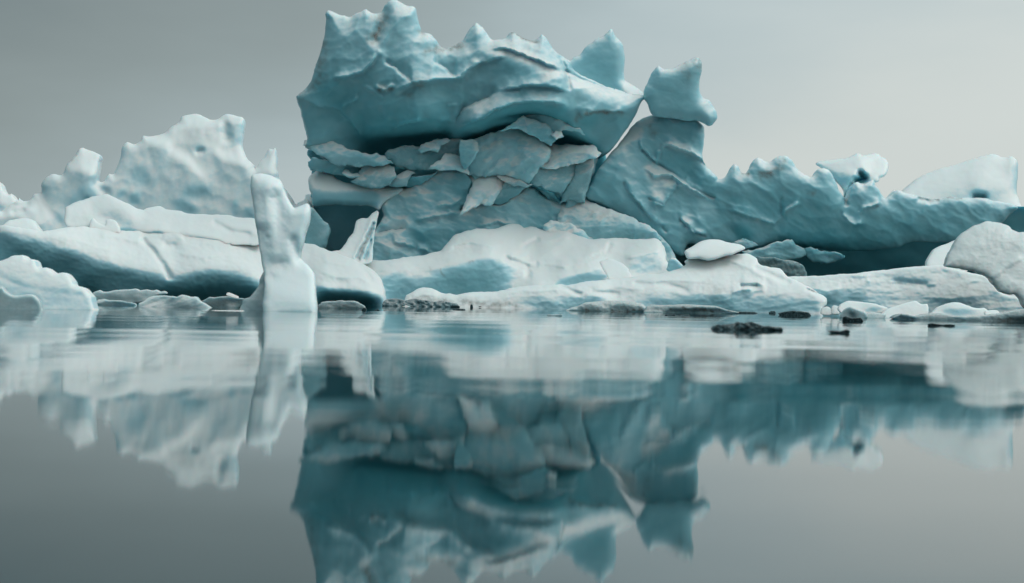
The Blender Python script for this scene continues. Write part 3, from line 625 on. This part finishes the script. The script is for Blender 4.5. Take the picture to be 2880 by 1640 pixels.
ice('snow_ridge', V('A', '428,735 430,715 490,680 560,660 620,640 700,627 760,650 850,690 930,726 980,715 1060,704 1100,725 1180,735 1230,750 1400,760 1500,765 1600,780 1700,802 1730,950 1600,960 1480,950 1300,930 1200,905 1000,885 900,880 800,870 700,850 600,845 440,838'),
    82.6, tone=6.6, cell=2.8, R=12, back=2.2, mat=SNOWICE,
    paint=[(5.2, 7, V('A', '430,740 580,740 600,835 440,835')), (4.3, 10, V('A', '600,800 640,730 760,720 900,790 930,850 800,860 700,790')), (3.3, 5, V('A', '790,840 900,850 920,875 790,875')), 
           (2.8, 5, V('A', '960,880 1060,860 1140,880 1000,890')), (3.4, 6, V('A', '1190,890 1300,905 1450,930 1440,955 1300,925')), (4.8, 5, V('A', '1420,810 1520,850 1560,870 1680,870 1690,900 1560,900 1500,860'))],
    groove=[(.12, 8, V('A', '1420,815 1520,865 1640,885')), (.1, 8, V('A', '1190,897 1300,915 1440,945'))],
    label='white rounded snow ridge lying along the top of the left floe', cat='ice block')
ice('ice_block', V('A', '590,850 600,790 612,780 640,810 690,835 700,795 730,790 760,800 785,840 790,885 690,885'), 82.0, tone=6, cell=2.4, R=7, back=.6, mat=SNOWICE, smooth=.5,
    label='small pointed white ice lump under the arch of the snow ridge', cat='ice block')
ice('ice_block', V('A', '-60,830 10,835 60,800 130,783 200,790 240,830 265,870 260,900 -60,890'), 82.2, tone=6.2, cell=2.6, R=12, back=1, mat=SNOWICE, paint=[(5, 6, V('A', '0,830 200,830 200,860 0,850'))],
    label='low white ice dome on the far left end of the left floe', cat='ice block')
ice('ice_spike', V('J', '1075,1192 1150,1170 1200,1120 1240,1050 1280,1000 1310,900 1335,870 1380,850 1440,848 1480,800 1525,767 1545,790 1540,840 1515,950 1512,1000 1492,1150 1480,1300 1350,1330 1200,1300 1080,1230'),
    82.0, tone=5.6, cell=2.2, R=9, back=.6, mat=SNOWICE, smooth=.6, lam=.6, paint=[(4.2, 4, V('J', '1510,880 1515,960 1490,1150 1475,1270 1320,1270 1400,1120 1470,950'))],
    groove=[(.35, 5, V('J', '1500,910 1430,1060 1330,1260')), (.25, 4, V('J', '1470,1080 1410,1270')), (-.1, 6, V('J', '1470,880 1380,1080 1300,1250'))], dirts=[(.5, 4, V('J', '1480,960 1400,1130 1330,1265'))],
    label='leaning white ice shard like a broken tooth before the dark hollow', cat='ice block')

# ------------------------------------------------------------------ middle white floe
ice('ice_floe', float_base(V('K', '-60,500 10,480 180,477 300,485 400,470 500,450 620,437 700,430 800,400 870,385 920,330 1000,235 1080,200 1210,160 1300,158 1440,158 1510,130 1560,110 1650,108 1700,130 1735,152 1800,133 1850,145 1900,165 1990,175 2050,165 2090,130 2130,118 2200,128 2240,170 2280,225 2350,250 2400,268 2500,264')
    + V('L', '220,268 400,255 520,252 680,268 800,264 880,251 920,270 960,320 985,360 1000,420 1005,490 1050,530 1110,552 1200,560 1300,700'), 81), 81,
    tone=6.8, cell=2.8, R=14, back=3.5, mat=SNOWICE, lam=.15, rough=1.4, scal=((60, 22, .05), (24, 10, .015)), sang=-.2,
    folds=[(.4, 20, V('K', '860,395 1000,335 1180,298 1300,320 1500,385')), (.35, 14, V('K', '1550,455 1640,440 1790,440 1800,510')), (.3, 12, V('K', '1740,640 1790,540 1850,520 2000,530 2240,545')), (.3, 16, V('K', '1700,360 1800,310 2000,270 2250,240')), (.3, 12, V('L', '160,480 260,465 340,440 420,330')), (.25, 12, V('K', '2050,540 2260,530 2480,480')), (.3, 14, V('L', '560,470 760,430 960,370'))],
    paint=[(5.0, 14, V('K', '100,520 300,530 700,540 800,540 1180,450 1480,400 1750,560 1760,720 1400,830 300,900 100,800')),
           (3.3, 10, V('K', '260,630 420,610 600,690 720,680 900,600 1180,490 1450,470 1560,560 1600,740 1500,860 900,860 300,940')),
           (2.2, 20, V('K', '680,740 900,650 1150,570 1350,640 1450,760 1300,840 900,850')), (2.8, 18, V('K', '320,700 500,720 560,880 320,920')),
           (5.0, 10, V('K', '960,380 1090,260 1230,240 1350,300 1200,300 1050,340')), (5.2, 8, V('K', '1725,350 1760,290 1880,260 1900,290 1800,360')), (5.0, 8, V('K', '1570,440 1700,370 1820,390 1700,430')),
           (5.2, 9, V('K', '1900,440 2080,430 2060,520 1900,510')), (5.2, 12, V('K', '1860,380 2200,330 2250,400 2000,410')), (4.6, 12, V('K', '1770,720 2100,720 2300,630 2600,640 2600,760 1800,760')),
           (3.2, 10, V('L', '-300,760 -100,680 100,590 330,590 420,690 0,740')), (5.2, 12, V('L', '420,330 330,450 600,560 740,440 980,370 960,330 700,460 480,470')),
           (4.0, 14, V('L', '600,540 720,450 960,400 1005,500 1000,640 640,660'))],
    groove=[(.18, 8, V('K', '1740,340 1860,270')), (.18, 8, V('K', '1560,460 1640,500 1760,545')), (.2, 9, V('K', '1770,640 1780,570 1850,525')), (.15, 8, V('L', '420,330 340,430 200,470'))],
    dirts=[(.7, 4, V('K', '1180,510 1200,500')), (.4, 5, V('K', '760,555 780,570')), (.4, 4, V('K', '885,600 900,630'))],
    label='humped white ice floe below the broken blocks in the middle', cat='ice floe')
ice('ice_block', V('L', '310,505 340,480 400,466 470,480 540,508 590,545 618,570 612,590 645,660 560,720 420,720 360,595'), 79.2, tone=6.9, cell=2.4, R=8, back=.6, mat=SNOWICE, smooth=.3,
    label='small bright white wedge resting between the middle floe and front shelf', cat='ice block')
ice('ice_block', V('L', '1020,540 1035,480 1060,458 1100,460 1130,490 1170,540 1200,600 1020,600'), 80.5, tone=3.8, cell=2.4, R=9, back=.6, label='small teal ice lump in the dark gap left of the egg shaped block', cat='ice block')
# ------------------------------------------------------------------ front shelf
ice('ice_floe', float_base(V('K', '500,930 508,870 520,840 590,800 640,775 680,764 760,768 820,790 920,825 970,824 1030,835 1100,825 1200,811 1300,810 1430,810 1500,795 1600,765 1700,750 1800,744 2000,740 2110,730 2160,742 2250,735')
    + V('L', '0,740 150,705 400,680 640,655 820,625 920,625 1040,590 1150,560 1212,515 1197,495 1222,465 1280,450 1340,460 1390,481 1440,475 1540,455 1560,430 1600,419 1680,430 1750,420 1830,414 1890,440 1930,470 1950,515 2040,550 2170,570 2210,610 2245,650 2300,680 2400,720 2500,780 2557,820')
    + V('M', '260,800 330,838 400,858 450,888 472,920 466,970 440,995 425,1045'), 77), 77,
    tone=6.0, cell=2.8, R=14, back=3.5, mat=SNOWICE, lam=.15, rough=1.8, scal=((60, 18, .05), (20, 8, .015)), sang=-.12,
    folds=[(.35, 14, V('L', '1760,752 1800,738 1950,735 2050,770')), (.25, 12, V('L', '1530,430 1620,480 1800,540 2000,640 2200,720')), (.2, 10, V('L', '700,730 900,700 1200,690 1500,730')), (.2, 10, V('L', '200,800 500,760 800,790')), (.25, 10, V('L', '1650,840 1780,790 1900,790')), (.2, 10, V('K', '1450,830 1700,800 2000,800 2250,780')), (.2, 9, V('K', '2120,735 2200,800 2350,850')), (.18, 8, V('K', '560,870 680,840 850,850'))],
    paint=[(6.6, 14, V('L', '640,650 1150,560 1250,450 1600,420 1900,440 2200,620 1800,620 1300,650 800,720')), (5.3, 12, V('L', '1560,470 1750,480 1950,560 2200,690 1900,650 1700,560')),
           (4.2, 12, V('K', '1400,900 1800,860 2200,870 2600,860 2600,1010 1400,1000')), (4.8, 9, V('K', '1100,880 1900,880 1900,960 1100,960')), (3.4, 10, V('K', '1750,900 2557,840 2557,960 1900,980')),
           (4.4, 14, V('L', '600,860 1000,815 1400,795 1600,840 1780,740 1900,740 2000,800 2250,820 2560,830 2560,1060 500,1060')),
           (3.6, 12, V('L', '700,900 1000,870 1300,870 1600,855 1790,780 1850,830 2050,870 2560,880 2560,1060 650,1060')),
           (2.9, 12, V('L', '1100,920 1400,880 1560,870 1700,920 1800,1060 1100,1060')), (5.2, 7, V('L', '1790,745 1930,735 1990,800 2250,830 2300,780 2500,800 2480,850 2200,850 1900,810')),
           (5, 9, V('K', '560,850 700,800 860,830 850,900 560,900'))],
    groove=[(.25, 5, V('L', '1780,745 1930,738')), (.15, 9, V('L', '1930,560 2130,660 2240,700')), (.12, 8, V('L', '700,720 1000,730 1200,790')), (.12, 8, V('L', '250,800 500,830')), (.2, 6, V('K', '2110,735 2200,790 2300,830'))],
    dirts=[(.55, 12, V('K', '720,880 850,900 1000,925 1200,930 1450,935 1650,935')), (.25, 22, V('L', '1450,740 1550,790')), (.35, 9, V('K', '560,870 700,900 860,900'))],
    label='long low white ice shelf along the water in the middle', cat='ice floe')
ice('ice_boulder', V('L', '1192,400 1195,383 1260,345 1330,300 1400,275 1480,266 1550,271 1610,290 1700,308 1770,325 1812,355 1790,380 1720,410 1680,428 1600,440 1520,470 1440,484 1390,480 1330,465 1230,472 1202,430'), 78.6, tone=6.2, cell=2.2, R=20, back=1.0, mat=SNOWICE, rough=.5, jag=.8,
    paint=[(5.2, 10, V('L', '1195,410 1500,400 1700,400 1500,480 1230,475')), (6.8, 12, V('L', '1260,345 1450,268 1700,308 1790,350 1500,340'))], label='smooth white egg shaped ice block lying on top of the front shelf', cat='ice block')
# ------------------------------------------------------------------ right floe and boulders
ice('ice_floe', float_base(V('M', '-120,720 -20,672 40,668 130,667 240,668 370,662 500,655 610,645 720,640 830,630 940,610 1050,600 1180,588 1300,572 1400,560 1520,555 1700,549 1740,570 1860,600 2000,630 2140,655 2190,690 2240,750 2310,835 2400,868 2480,880 2600,930 2700,980'), 79), 79, tone=5.1, cell=2.9, R=8, back=4, mat=SNOWICE, rough=2.6, jag=1.6, lam=.15, scal=((40, 12, .035), (14, 7, .015)),
    folds=[(.3, 12, V('M', '1080,700 1200,742 1350,748 1500,772 1700,745')), (.2, 10, V('M', '300,800 500,820 650,800')), (.2, 9, V('M', '700,710 850,700 950,720')), (.2, 9, V('M', '1500,880 1800,900 2100,880'))],
    paint=[(3.8, 9, V('M', '1150,710 1200,690 1350,680 1560,710 1700,745 1540,765 1250,750')), (4, 7, V('M', '730,695 800,680 870,695 800,705')), (4.4, 14, V('M', '350,760 520,800 700,800 600,830 400,820')),
           (3.2, 14, V('M', '300,840 500,840 760,860 1000,920 1220,985 1200,1080 400,1080')), (2.2, 9, V('M', '330,850 480,870 560,900 480,1000 380,1010')), (4.4, 20, V('M', '900,860 1400,830 2000,860 2500,900 2500,1060 1200,1060')), (4, 12, V('M', '1500,900 1700,920 1900,960 2300,960 2500,1020 1500,1030')),
           (3.6, 6, V('M', '2170,810 2280,830 2380,890 2330,905 2230,850')), (5.6, 9, V('M', '2330,900 2500,900 2540,940 2350,940'))],
    groove=[(.25, 10, V('M', '1200,730 1350,740 1520,760')), (.1, 7, V('M', '750,700 860,700'))], streak=(.5, 60, 9, -.1), label='long speckled pale ice floe at right below the dark hollow', cat='ice floe')
ice('ice_boulder', V('M', '1520,600 1525,556 1535,490 1590,400 1660,350 1740,320 1840,280 1900,300 1950,400 1950,620 1700,640'), 81, tone=6.0, cell=2.4, R=14, back=1, mat=SNOWICE, rough=.6, jag=1, label='smooth white ice block peeking out behind the grey boulder at right', cat='ice block')
ice('ice_boulder', V('M', '1730,562 1745,480 1762,430 1800,370 1840,300 1880,230 1950,180 2060,123 2150,87 2240,95 2320,105 2380,125 2440,180 2500,200 2620,230 2760,500 2740,1000 2640,1050 2557,985 2520,910 2480,866 2400,858 2312,836 2260,775 2230,745 2180,685 2050,622 1870,590'), 76.5, tone=4.8, cell=2.6, R=40, asp=.7, back=1.6, mat=CLEAR, rough=1.6, dirt=.12, crust=.3, smooth=.7,
    paint=[(5.3, 24, V('M', '1850,260 2150,80 2500,180 2600,260 2400,350 2100,200')), (5.0, 30, V('M', '1740,430 2000,420 2250,560 2300,760 1900,600 1740,560')), (5.2, 12, V('M', '2150,220 2260,200 2280,260 2180,290')), (5.2, 16, V('M', '2300,360 2500,330 2480,480 2300,560 2250,670 2200,660 2330,470'))],
    groove=[(-.1, 9, V('M', '2230,670 2350,560 2500,480'))], label='big rounded grey translucent ice boulder cut by the right edge', cat='ice block')

# ------------------------------------------------------------------ pillar and chunks nearer the camera
PY = 55.0
pil = base_empty('ice_pillar', 830, PY, label='tall fluted white ice pillar standing in the water in front', cat='ice pillar')
ice('column', float_base(V('J', '378,1500 330,1180 305,1000 280,870 262,700 235,560 240,450 255,408 330,393 420,408 500,440 545,470 575,545 612,640 685,742 760,715 820,703 845,740 851,800 836,900 803,1000 785,1080')
    + V('I', '2285,480 2290,560 2380,640 2465,750 2490,900 2503,1100 2518,1330'), PY, 14)[:], PY, tone=4.7, cell=2.6, R=22, back=1.2, mat=PILLAR, rough=.3, big=.3, lam=.8, jag=1.2, parent=pil,
    paint=[(6.6, 8, V('J', '250,400 420,405 550,470 590,580 540,520 440,450 270,440')), (6.2, 7, V('J', '690,740 820,705 840,760 720,780')), (4.6, 16, V('J', '480,640 560,650 800,880 780,1100 600,1180 500,1200 490,900')),
           (4.0, 10, V('I', '2210,440 2340,300 2300,540 2270,575')), (5.8, 20, V('I', '1900,900 2200,620 2400,700 2450,1100 2000,1150')), (4.2, 14, V('J', '310,1000 400,1050 420,1350 380,1500 340,1250')), (4.6, 8, V('I', '1860,1180 2500,1200 2500,1330 1860,1330'))],
    groove=[(.20, 26, V('J', '500,650 510,850 500,1100 530,1300')), (-.16, 26, V('J', '430,560 450,800 470,1000 500,1200')), (.2, 24, V('J', '350,1000 390,1250 420,1420')), (.16, 16, V('I', '2180,300 2210,440 2280,575')), (.05, 20, V('J', '290,650 320,700 330,800'))])
ice('fin', float_base(V('I', '1385,1330 1400,1275 1430,1220 1460,1130 1540,1110 1600,1040 1680,930 1690,850 1765,720 1830,740 1880,900 1890,1330'), PY, 14), PY+.35, tone=4.0, cell=2.4, R=14, back=.7, mat=CLEAR, rough=.7, jag=1, dirt=.15, parent=pil)
CY_ = 50.0
ice('ice_chunk', float_base(V('H', '-160,640 -30,600 0,590 100,560 180,520 270,509 345,510 390,565 490,570 520,620 555,700 600,703 680,690 750,735 830,768 950,767 1010,820 1050,880 1080,940 1160,965 1230,990 1290,1060 1335,1110 1355,1200 1380,1290'), CY_, 12), CY_, tone=5.0, cell=2.6, R=14, back=1.6, mat=SNOWICE, rough=1.0, jag=.8, crust=-.08,
    paint=[(5.8, 12, V('H', '0,590 330,510 600,700 960,770 1100,960 900,850 500,720 200,640')), (4.3, 20, V('H', '-40,860 500,1000 1250,1110 1380,1290 -40,1290'))], groove=[(.02, 9, V('H', '0,840 300,960 700,1040 1200,1100'))],
    label='jagged pale ice chunk floating at the lower left edge', cat='ice chunk')
ice('ice_chunk', float_base(V('H', '-160,1000 -30,980 30,970 90,1040 200,1095 400,1080 480,1086 540,1130 590,1200 612,1290'), 48, 10), 48, tone=3.6, cell=2.2, R=10, back=.5, mat=CLEAR, rough=.5, jag=.6, dirt=.2, label='small dark clear ice chunk in front of the jagged pale one at left', cat='ice chunk')

# ------------------------------------------------------------------ brash ice along the left waterline
def chunk(view, s, lab, wpt=None, Y=None, cat='ice chunk', name='ice_chunk', **kw):
    P = V(view, s)
    by = max(p[1] for p in P); bx = sum(p[0] for p in P)/len(P)
    Y = Y or depth_of(bx, by)
    lowest = by - 0.30*(by-min(p[1] for p in P))
    P = [(x, y+5) if y > lowest else (x, y) for x, y in P]     # the keel is under water
    a = dict(cell=1.8, R=5, back=max(.25, (max(p[0] for p in P)-min(p[0] for p in P))*.004), smooth=.6, jag=1.2, rough=.8, mat=CLEAR, tone=4)
    a.update(kw)
    return ice(name, P, Y, label=lab, cat=cat, **a)
BR = 'brash ice along the left waterline'
chunk('H', '1340,1085 1400,1040 1460,1020 1500,1045 1600,1040 1700,1015 1850,1005 1990,1000 2050,1025 2140,1010 2240,1020 2290,1010 2350,1040 2410,1030 2435,1070 2250,1110 2130,1165 1800,1200 1500,1200 1350,1190', 'long flat grey ice slab below the dark underside of the left floe', Y=66, tone=4.3, dirt=.3, group=BR,
      paint=[(3, 5, V('H', '1350,1090 1600,1080 1850,1120 2130,1130 2000,1180 1400,1180'))])
chunk('H', '1375,1200 1440,1160 1520,1148 1600,1163 1750,1170 1850,1188 1960,1205 2000,1230 1800,1245 1500,1245', 'thin white edged ice plate with black shadow under it at left', Y=62, tone=2.6, paint=[(6.6, 2, V('H', '1370,1195 1520,1140 1780,1165 1780,1180 1530,1170 1400,1205'))], dirt=.35, group=BR)
chunk('I', '-60,1200 20,1160 100,1100 190,1078 300,1080 420,1090 500,1102 560,1068 620,1073 700,1095 780,1095 830,1160 920,1200 1010,1240 1080,1270 800,1292 0,1292', 'streaked grey ice lump in the middle of the left brash', Y=59, tone=4.4, streak=(1.2, 40, 8, -.4), dirt=.2, group=BR)
chunk('I', '820,1150 860,1155 920,1130 960,1105 1060,1104 1180,1088 1250,1090 1380,1115 1480,1130 1450,1210 1380,1240 1200,1275 1000,1240', 'dark flat ice plate just left of the tall pillar', Y=60, tone=2.6, dirt=.5, group=BR, paint=[(5.5, 2, V('I', '950,1105 1200,1088 1260,1095 960,1118')), (4.4, 4, V('I', '1220,1180 1390,1190 1380,1260 1220,1260'))])
ice('ice_stick', V('I', '1205,1072 1215,1043 1250,1037 1320,1064 1392,1100 1382,1122 1340,1118 1260,1092'), 59.6, tone=6.6, cell=1.5, R=4, back=.15, jag=.4, mat=SNOWICE, label='tiny white ice stick lying tilted on the dark flat plate', cat='ice chunk', group=BR)
ice('ice_plate', V('I', '945,1302 1000,1294 1100,1292 1300,1295 1440,1296 1448,1306 1300,1316 960,1316'), 52.5, tone=6.6, cell=1.5, R=3, back=.8, jag=.4, mat=SNOWICE, label='thin bright ice sliver flat on the water left of the pillar', cat='ice chunk', group=BR)
chunk('C', '182,1250 230,1222 330,1214 440,1220 520,1258 528,1288 400,1284 190,1276', 'grey ice slab on the water just right of the pillar', Y=64, smooth=.2, jag=2.5, rough=2.5, tone=3.8, dirt=.55, paint=[(2, 4, V('C', '190,1262 520,1266 520,1290 190,1285'))])

# ------------------------------------------------------------------ dirty brash and slabs along the middle and right
DB = 'dark dirty brash along the middle waterline'
for s, lab, t in [('275,935 290,905 330,882 390,874 440,882 500,892 510,930 420,945', 'dirty crumbled ice heap at the right tip of the left floe', 3.2),
        ('480,930 520,895 600,880 660,885 740,895 800,908 790,945 640,955', 'dirty brash patch left under the front shelf, speckled white', 3),
        ('700,950 760,920 880,896 960,912 1040,925 1070,955 960,968 780,962', 'long dirty brash patch with black base under the front shelf', 2.6)]:
    chunk('K', s, lab, Y=76, mat=DIRTY, tone=t+1.2, rough=3.5, dirt=.62, streak=(2.4, 8, 4, 0), R=4, group=DB)
for s, lab in [('975,962 990,948 1040,946 1070,956 1060,966', 'black pebble like ice piece at the end of the long dirty patch'), ('1000,986 1060,981 1125,984 1130,992 1010,993', 'thin black ice sliver on water below the dirty patch'),
        ('1175,960 1180,936 1200,935 1212,962 1195,970', 'small black and white ice lump standing at the shelf foot'), ('1255,962 1270,955 1295,957 1293,968 1262,969', 'tiny black ice lump right of the standing one'),
        ('1735,960 1790,950 1850,945 1890,940 1930,950 1920,962 1800,966', 'dark and white brash strip left of the grey granular slab'), ('1930,955 2000,945 2060,955 2110,958 2100,968 1940,966', 'black brash strip touching the grey granular slab'),
        ('60,995 70,975 90,968 112,978 110,998', 'black ice lump beside the grey slab near the pillar'), ('195,992 220,984 248,988 245,997 205,998', 'tiny black ice lump alone on water near the pillar')]:
    chunk('K', s, lab, mat=DIRTY, tone=2.5, dirt=.85, cell=1.3, R=3, jag=.7, rough=1.5, group=DB)
chunk('L', '-30,990 20,968 100,948 170,915 270,904 400,897 540,899 640,905 740,925 790,958 792,1002 600,1018 200,1014', 'grey granular ice slab with pale crest at the shelf foot', Y=70, tone=5, dirt=.4, mat=CLEAR, rough=3, R=10, paint=[(2.2, 7, V('L', '0,985 300,965 790,970 790,1030 0,1030'))], dirts=[(.9, 8, V('L', '0,1000 400,1000 790,1000'))])
chunk('L', '785,985 800,955 850,940 1000,944 1150,930 1300,940 1440,944 1520,955 1600,985 1750,1003 1500,1020 800,1010', 'longer darker granular ice slab right of the grey granular slab', Y=69, tone=4.8, dirt=.5, mat=CLEAR, rough=3, R=7, paint=[(1.2, 4, V('L', '1000,985 1150,965 1500,970 1740,1000 1500,1025 1000,1020'))], dirts=[(.98, 7, V('L', '1050,995 1300,985 1700,1004'))])
for s, lab in [('1560,1018 1600,1008 1750,1010 1930,1015 1935,1026 1700,1026', 'flat grey brash strip at right end of the darker granular slab'), ('2055,1022 2080,1005 2120,1010 2130,1026 2080,1030', 'small black ice lump left of the longer black strip'),
        ('2150,1030 2220,1010 2280,1000 2400,1008 2460,1020 2490,1040 2400,1050 2200,1044', 'long black ice strip near the tip of the front shelf')]:
    chunk('L', s, lab, mat=DIRTY, tone=3, dirt=.85, cell=1.5, R=3, rough=2)
chunk('L', '985,1042 1005,1036 1020,1044 1080,1037 1100,1045 1150,1044 1230,1043 1235,1050 1000,1050', 'row of tiny black ice specks on water below the granular slab', mat=DIRTY, tone=3, dirt=.9, cell=1.2, R=2, jag=.4)
chunk('K', '1965,1047 1985,1040 2020,1045 2060,1044 2110,1038 2128,1048 2100,1055 1980,1053', 'thin grey ice sliver alone on the water in the middle', mat=DIRTY, tone=4, dirt=.5, cell=1.3, R=2, jag=.4)

# chunks in front of the right floe
FR = 'white chunks in front of the right floe'
chunk('M', '408,1040 420,1000 470,985 500,995 525,1020 520,1055 450,1058', 'left of two small glassy lumps at the tip of the front shelf', tone=5.4, Y=66, group=FR, dirt=.15, rough=1.6)
chunk('M', '510,1030 525,980 545,970 590,985 610,1010 605,1050 540,1055', 'right of two small glassy lumps at the tip of the front shelf', tone=5.4, Y=66, group=FR, dirt=.15, rough=1.6)
chunk('M', '590,1015 620,960 690,927 800,935 900,945 1000,965 1115,1000 1060,1035 950,1050 800,1060 640,1050', 'long rounded white ice chunk behind the brown glassy one', tone=5.4, Y=65, mat=SNOWICE, group=FR, paint=[(3.6, 5, V('M', '900,1000 1000,985 1090,1005 1000,1050 860,1050'))])
chunk('M', '610,1080 650,1020 720,988 800,1018 880,1050 905,1090 780,1115 660,1100', 'brownish glassy ice chunk at the waterline near the black log shaped piece', tone=3.8, dirt=.35, Y=62, group=FR, paint=[(.8, 5, V('M', '700,1040 760,1030 800,1090 730,1095'))])
chunk('M', '880,1075 950,1050 1040,1058 1100,1070 1060,1098 900,1098', 'low grey clear ice patch between brown glassy and triangular chunks', tone=4.4, dirt=.3, Y=63, group=FR)
chunk('M', '1030,1075 1110,1010 1200,985 1300,950 1400,927 1440,945 1480,960 1530,958 1547,1000 1537,1050 1480,1065 1420,1092 1200,1100 1060,1095', 'triangular pale ice chunk with crumbly right corner', tone=5.2, Y=63.5, mat=SNOWICE, group=FR, crust=-.05)
chunk('M', '1560,1060 1640,1000 1720,965 1800,940 1880,945 1950,970 2050,1000 2130,1000 2165,1022 2170,1080 2000,1105 1600,1100', 'long low pale ice chunk on the grey dirty slab at right', tone=5.4, Y=63.5, mat=SNOWICE, group=FR, paint=[(3.8, 6, V('M', '1700,1000 1950,1010 2120,1060 1900,1090 1680,1050'))])
chunk('M', '2138,1055 2160,1028 2230,1022 2275,1025 2303,1060 2303,1092 2180,1090', 'small white ice cube at the right end of the low pale chunk', tone=6, Y=62.5, mat=SNOWICE, group=FR)
chunk('M', '1178,1108 1240,1070 1300,1064 1400,1085 1560,1058 1700,1062 1900,1090 2100,1085 2300,1060 2400,1040 2560,1010 2700,1020 2800,1150 2560,1160 2400,1155 1800,1135 1300,1128', 'long dirty grey ice slab at the waterline far right', tone=4.8, dirt=.5, Y=60.5, rough=3, cell=2, paint=[(1.2, 5, V('M', '1180,1100 1250,1070 1420,1090 1420,1130 1200,1130')), (1, 6, V('M', '2350,1090 2700,1070 2800,1160 2350,1160')), (2.2, 6, V('M', '1400,1105 2400,1105 2400,1160 1400,1150'))],
      dirts=[(.98, 8, V('M', '1190,1105 1300,1095 1400,1110')), (.95, 9, V('M', '2300,1125 2560,1110 2700,1110'))])
DK = 'black ice pieces drifting on open water'
chunk('M', '638,1130 642,1100 668,1089 720,1104 780,1108 830,1103 860,1130 780,1142 660,1142', 'black log shaped ice piece just below the brown glassy chunk', mat=DIRTY, tone=2.5, dirt=.97, cell=1.4, R=4, jag=.8, group=DK)
chunk('M', '488,1247 530,1239 600,1247 640,1238 685,1228 718,1250 690,1270 620,1258 540,1258', 'black fish shaped ice piece drifting right of the largest frosty topped one', mat=DIRTY, tone=2.5, dirt=.97, cell=1.3, R=3, jag=.6, group=DK)
chunk('M', '1548,1172 1580,1163 1640,1170 1700,1177 1780,1174 1832,1181 1790,1190 1660,1184 1570,1184', 'thin black ice stick floating below the dirty slab at far right', mat=DIRTY, tone=2.5, dirt=.97, cell=1.2, R=2, jag=.4, group=DK)
chunk('E', '553,832 570,812 640,808 690,800 720,788 760,795 800,788 850,800 900,815 1000,824 1004,832 900,838 800,840 740,838 640,838 560,836', 'largest black drifting ice piece with frosty grey top', mat=DIRTY, tone=3.2, dirt=.9, cell=1.6, R=6, jag=2.5, rough=3, streak=(1.6, 14, 7, .2), group=DK, paint=[(5.2, 3, V('E', '570,815 700,795 740,800 640,820'))])
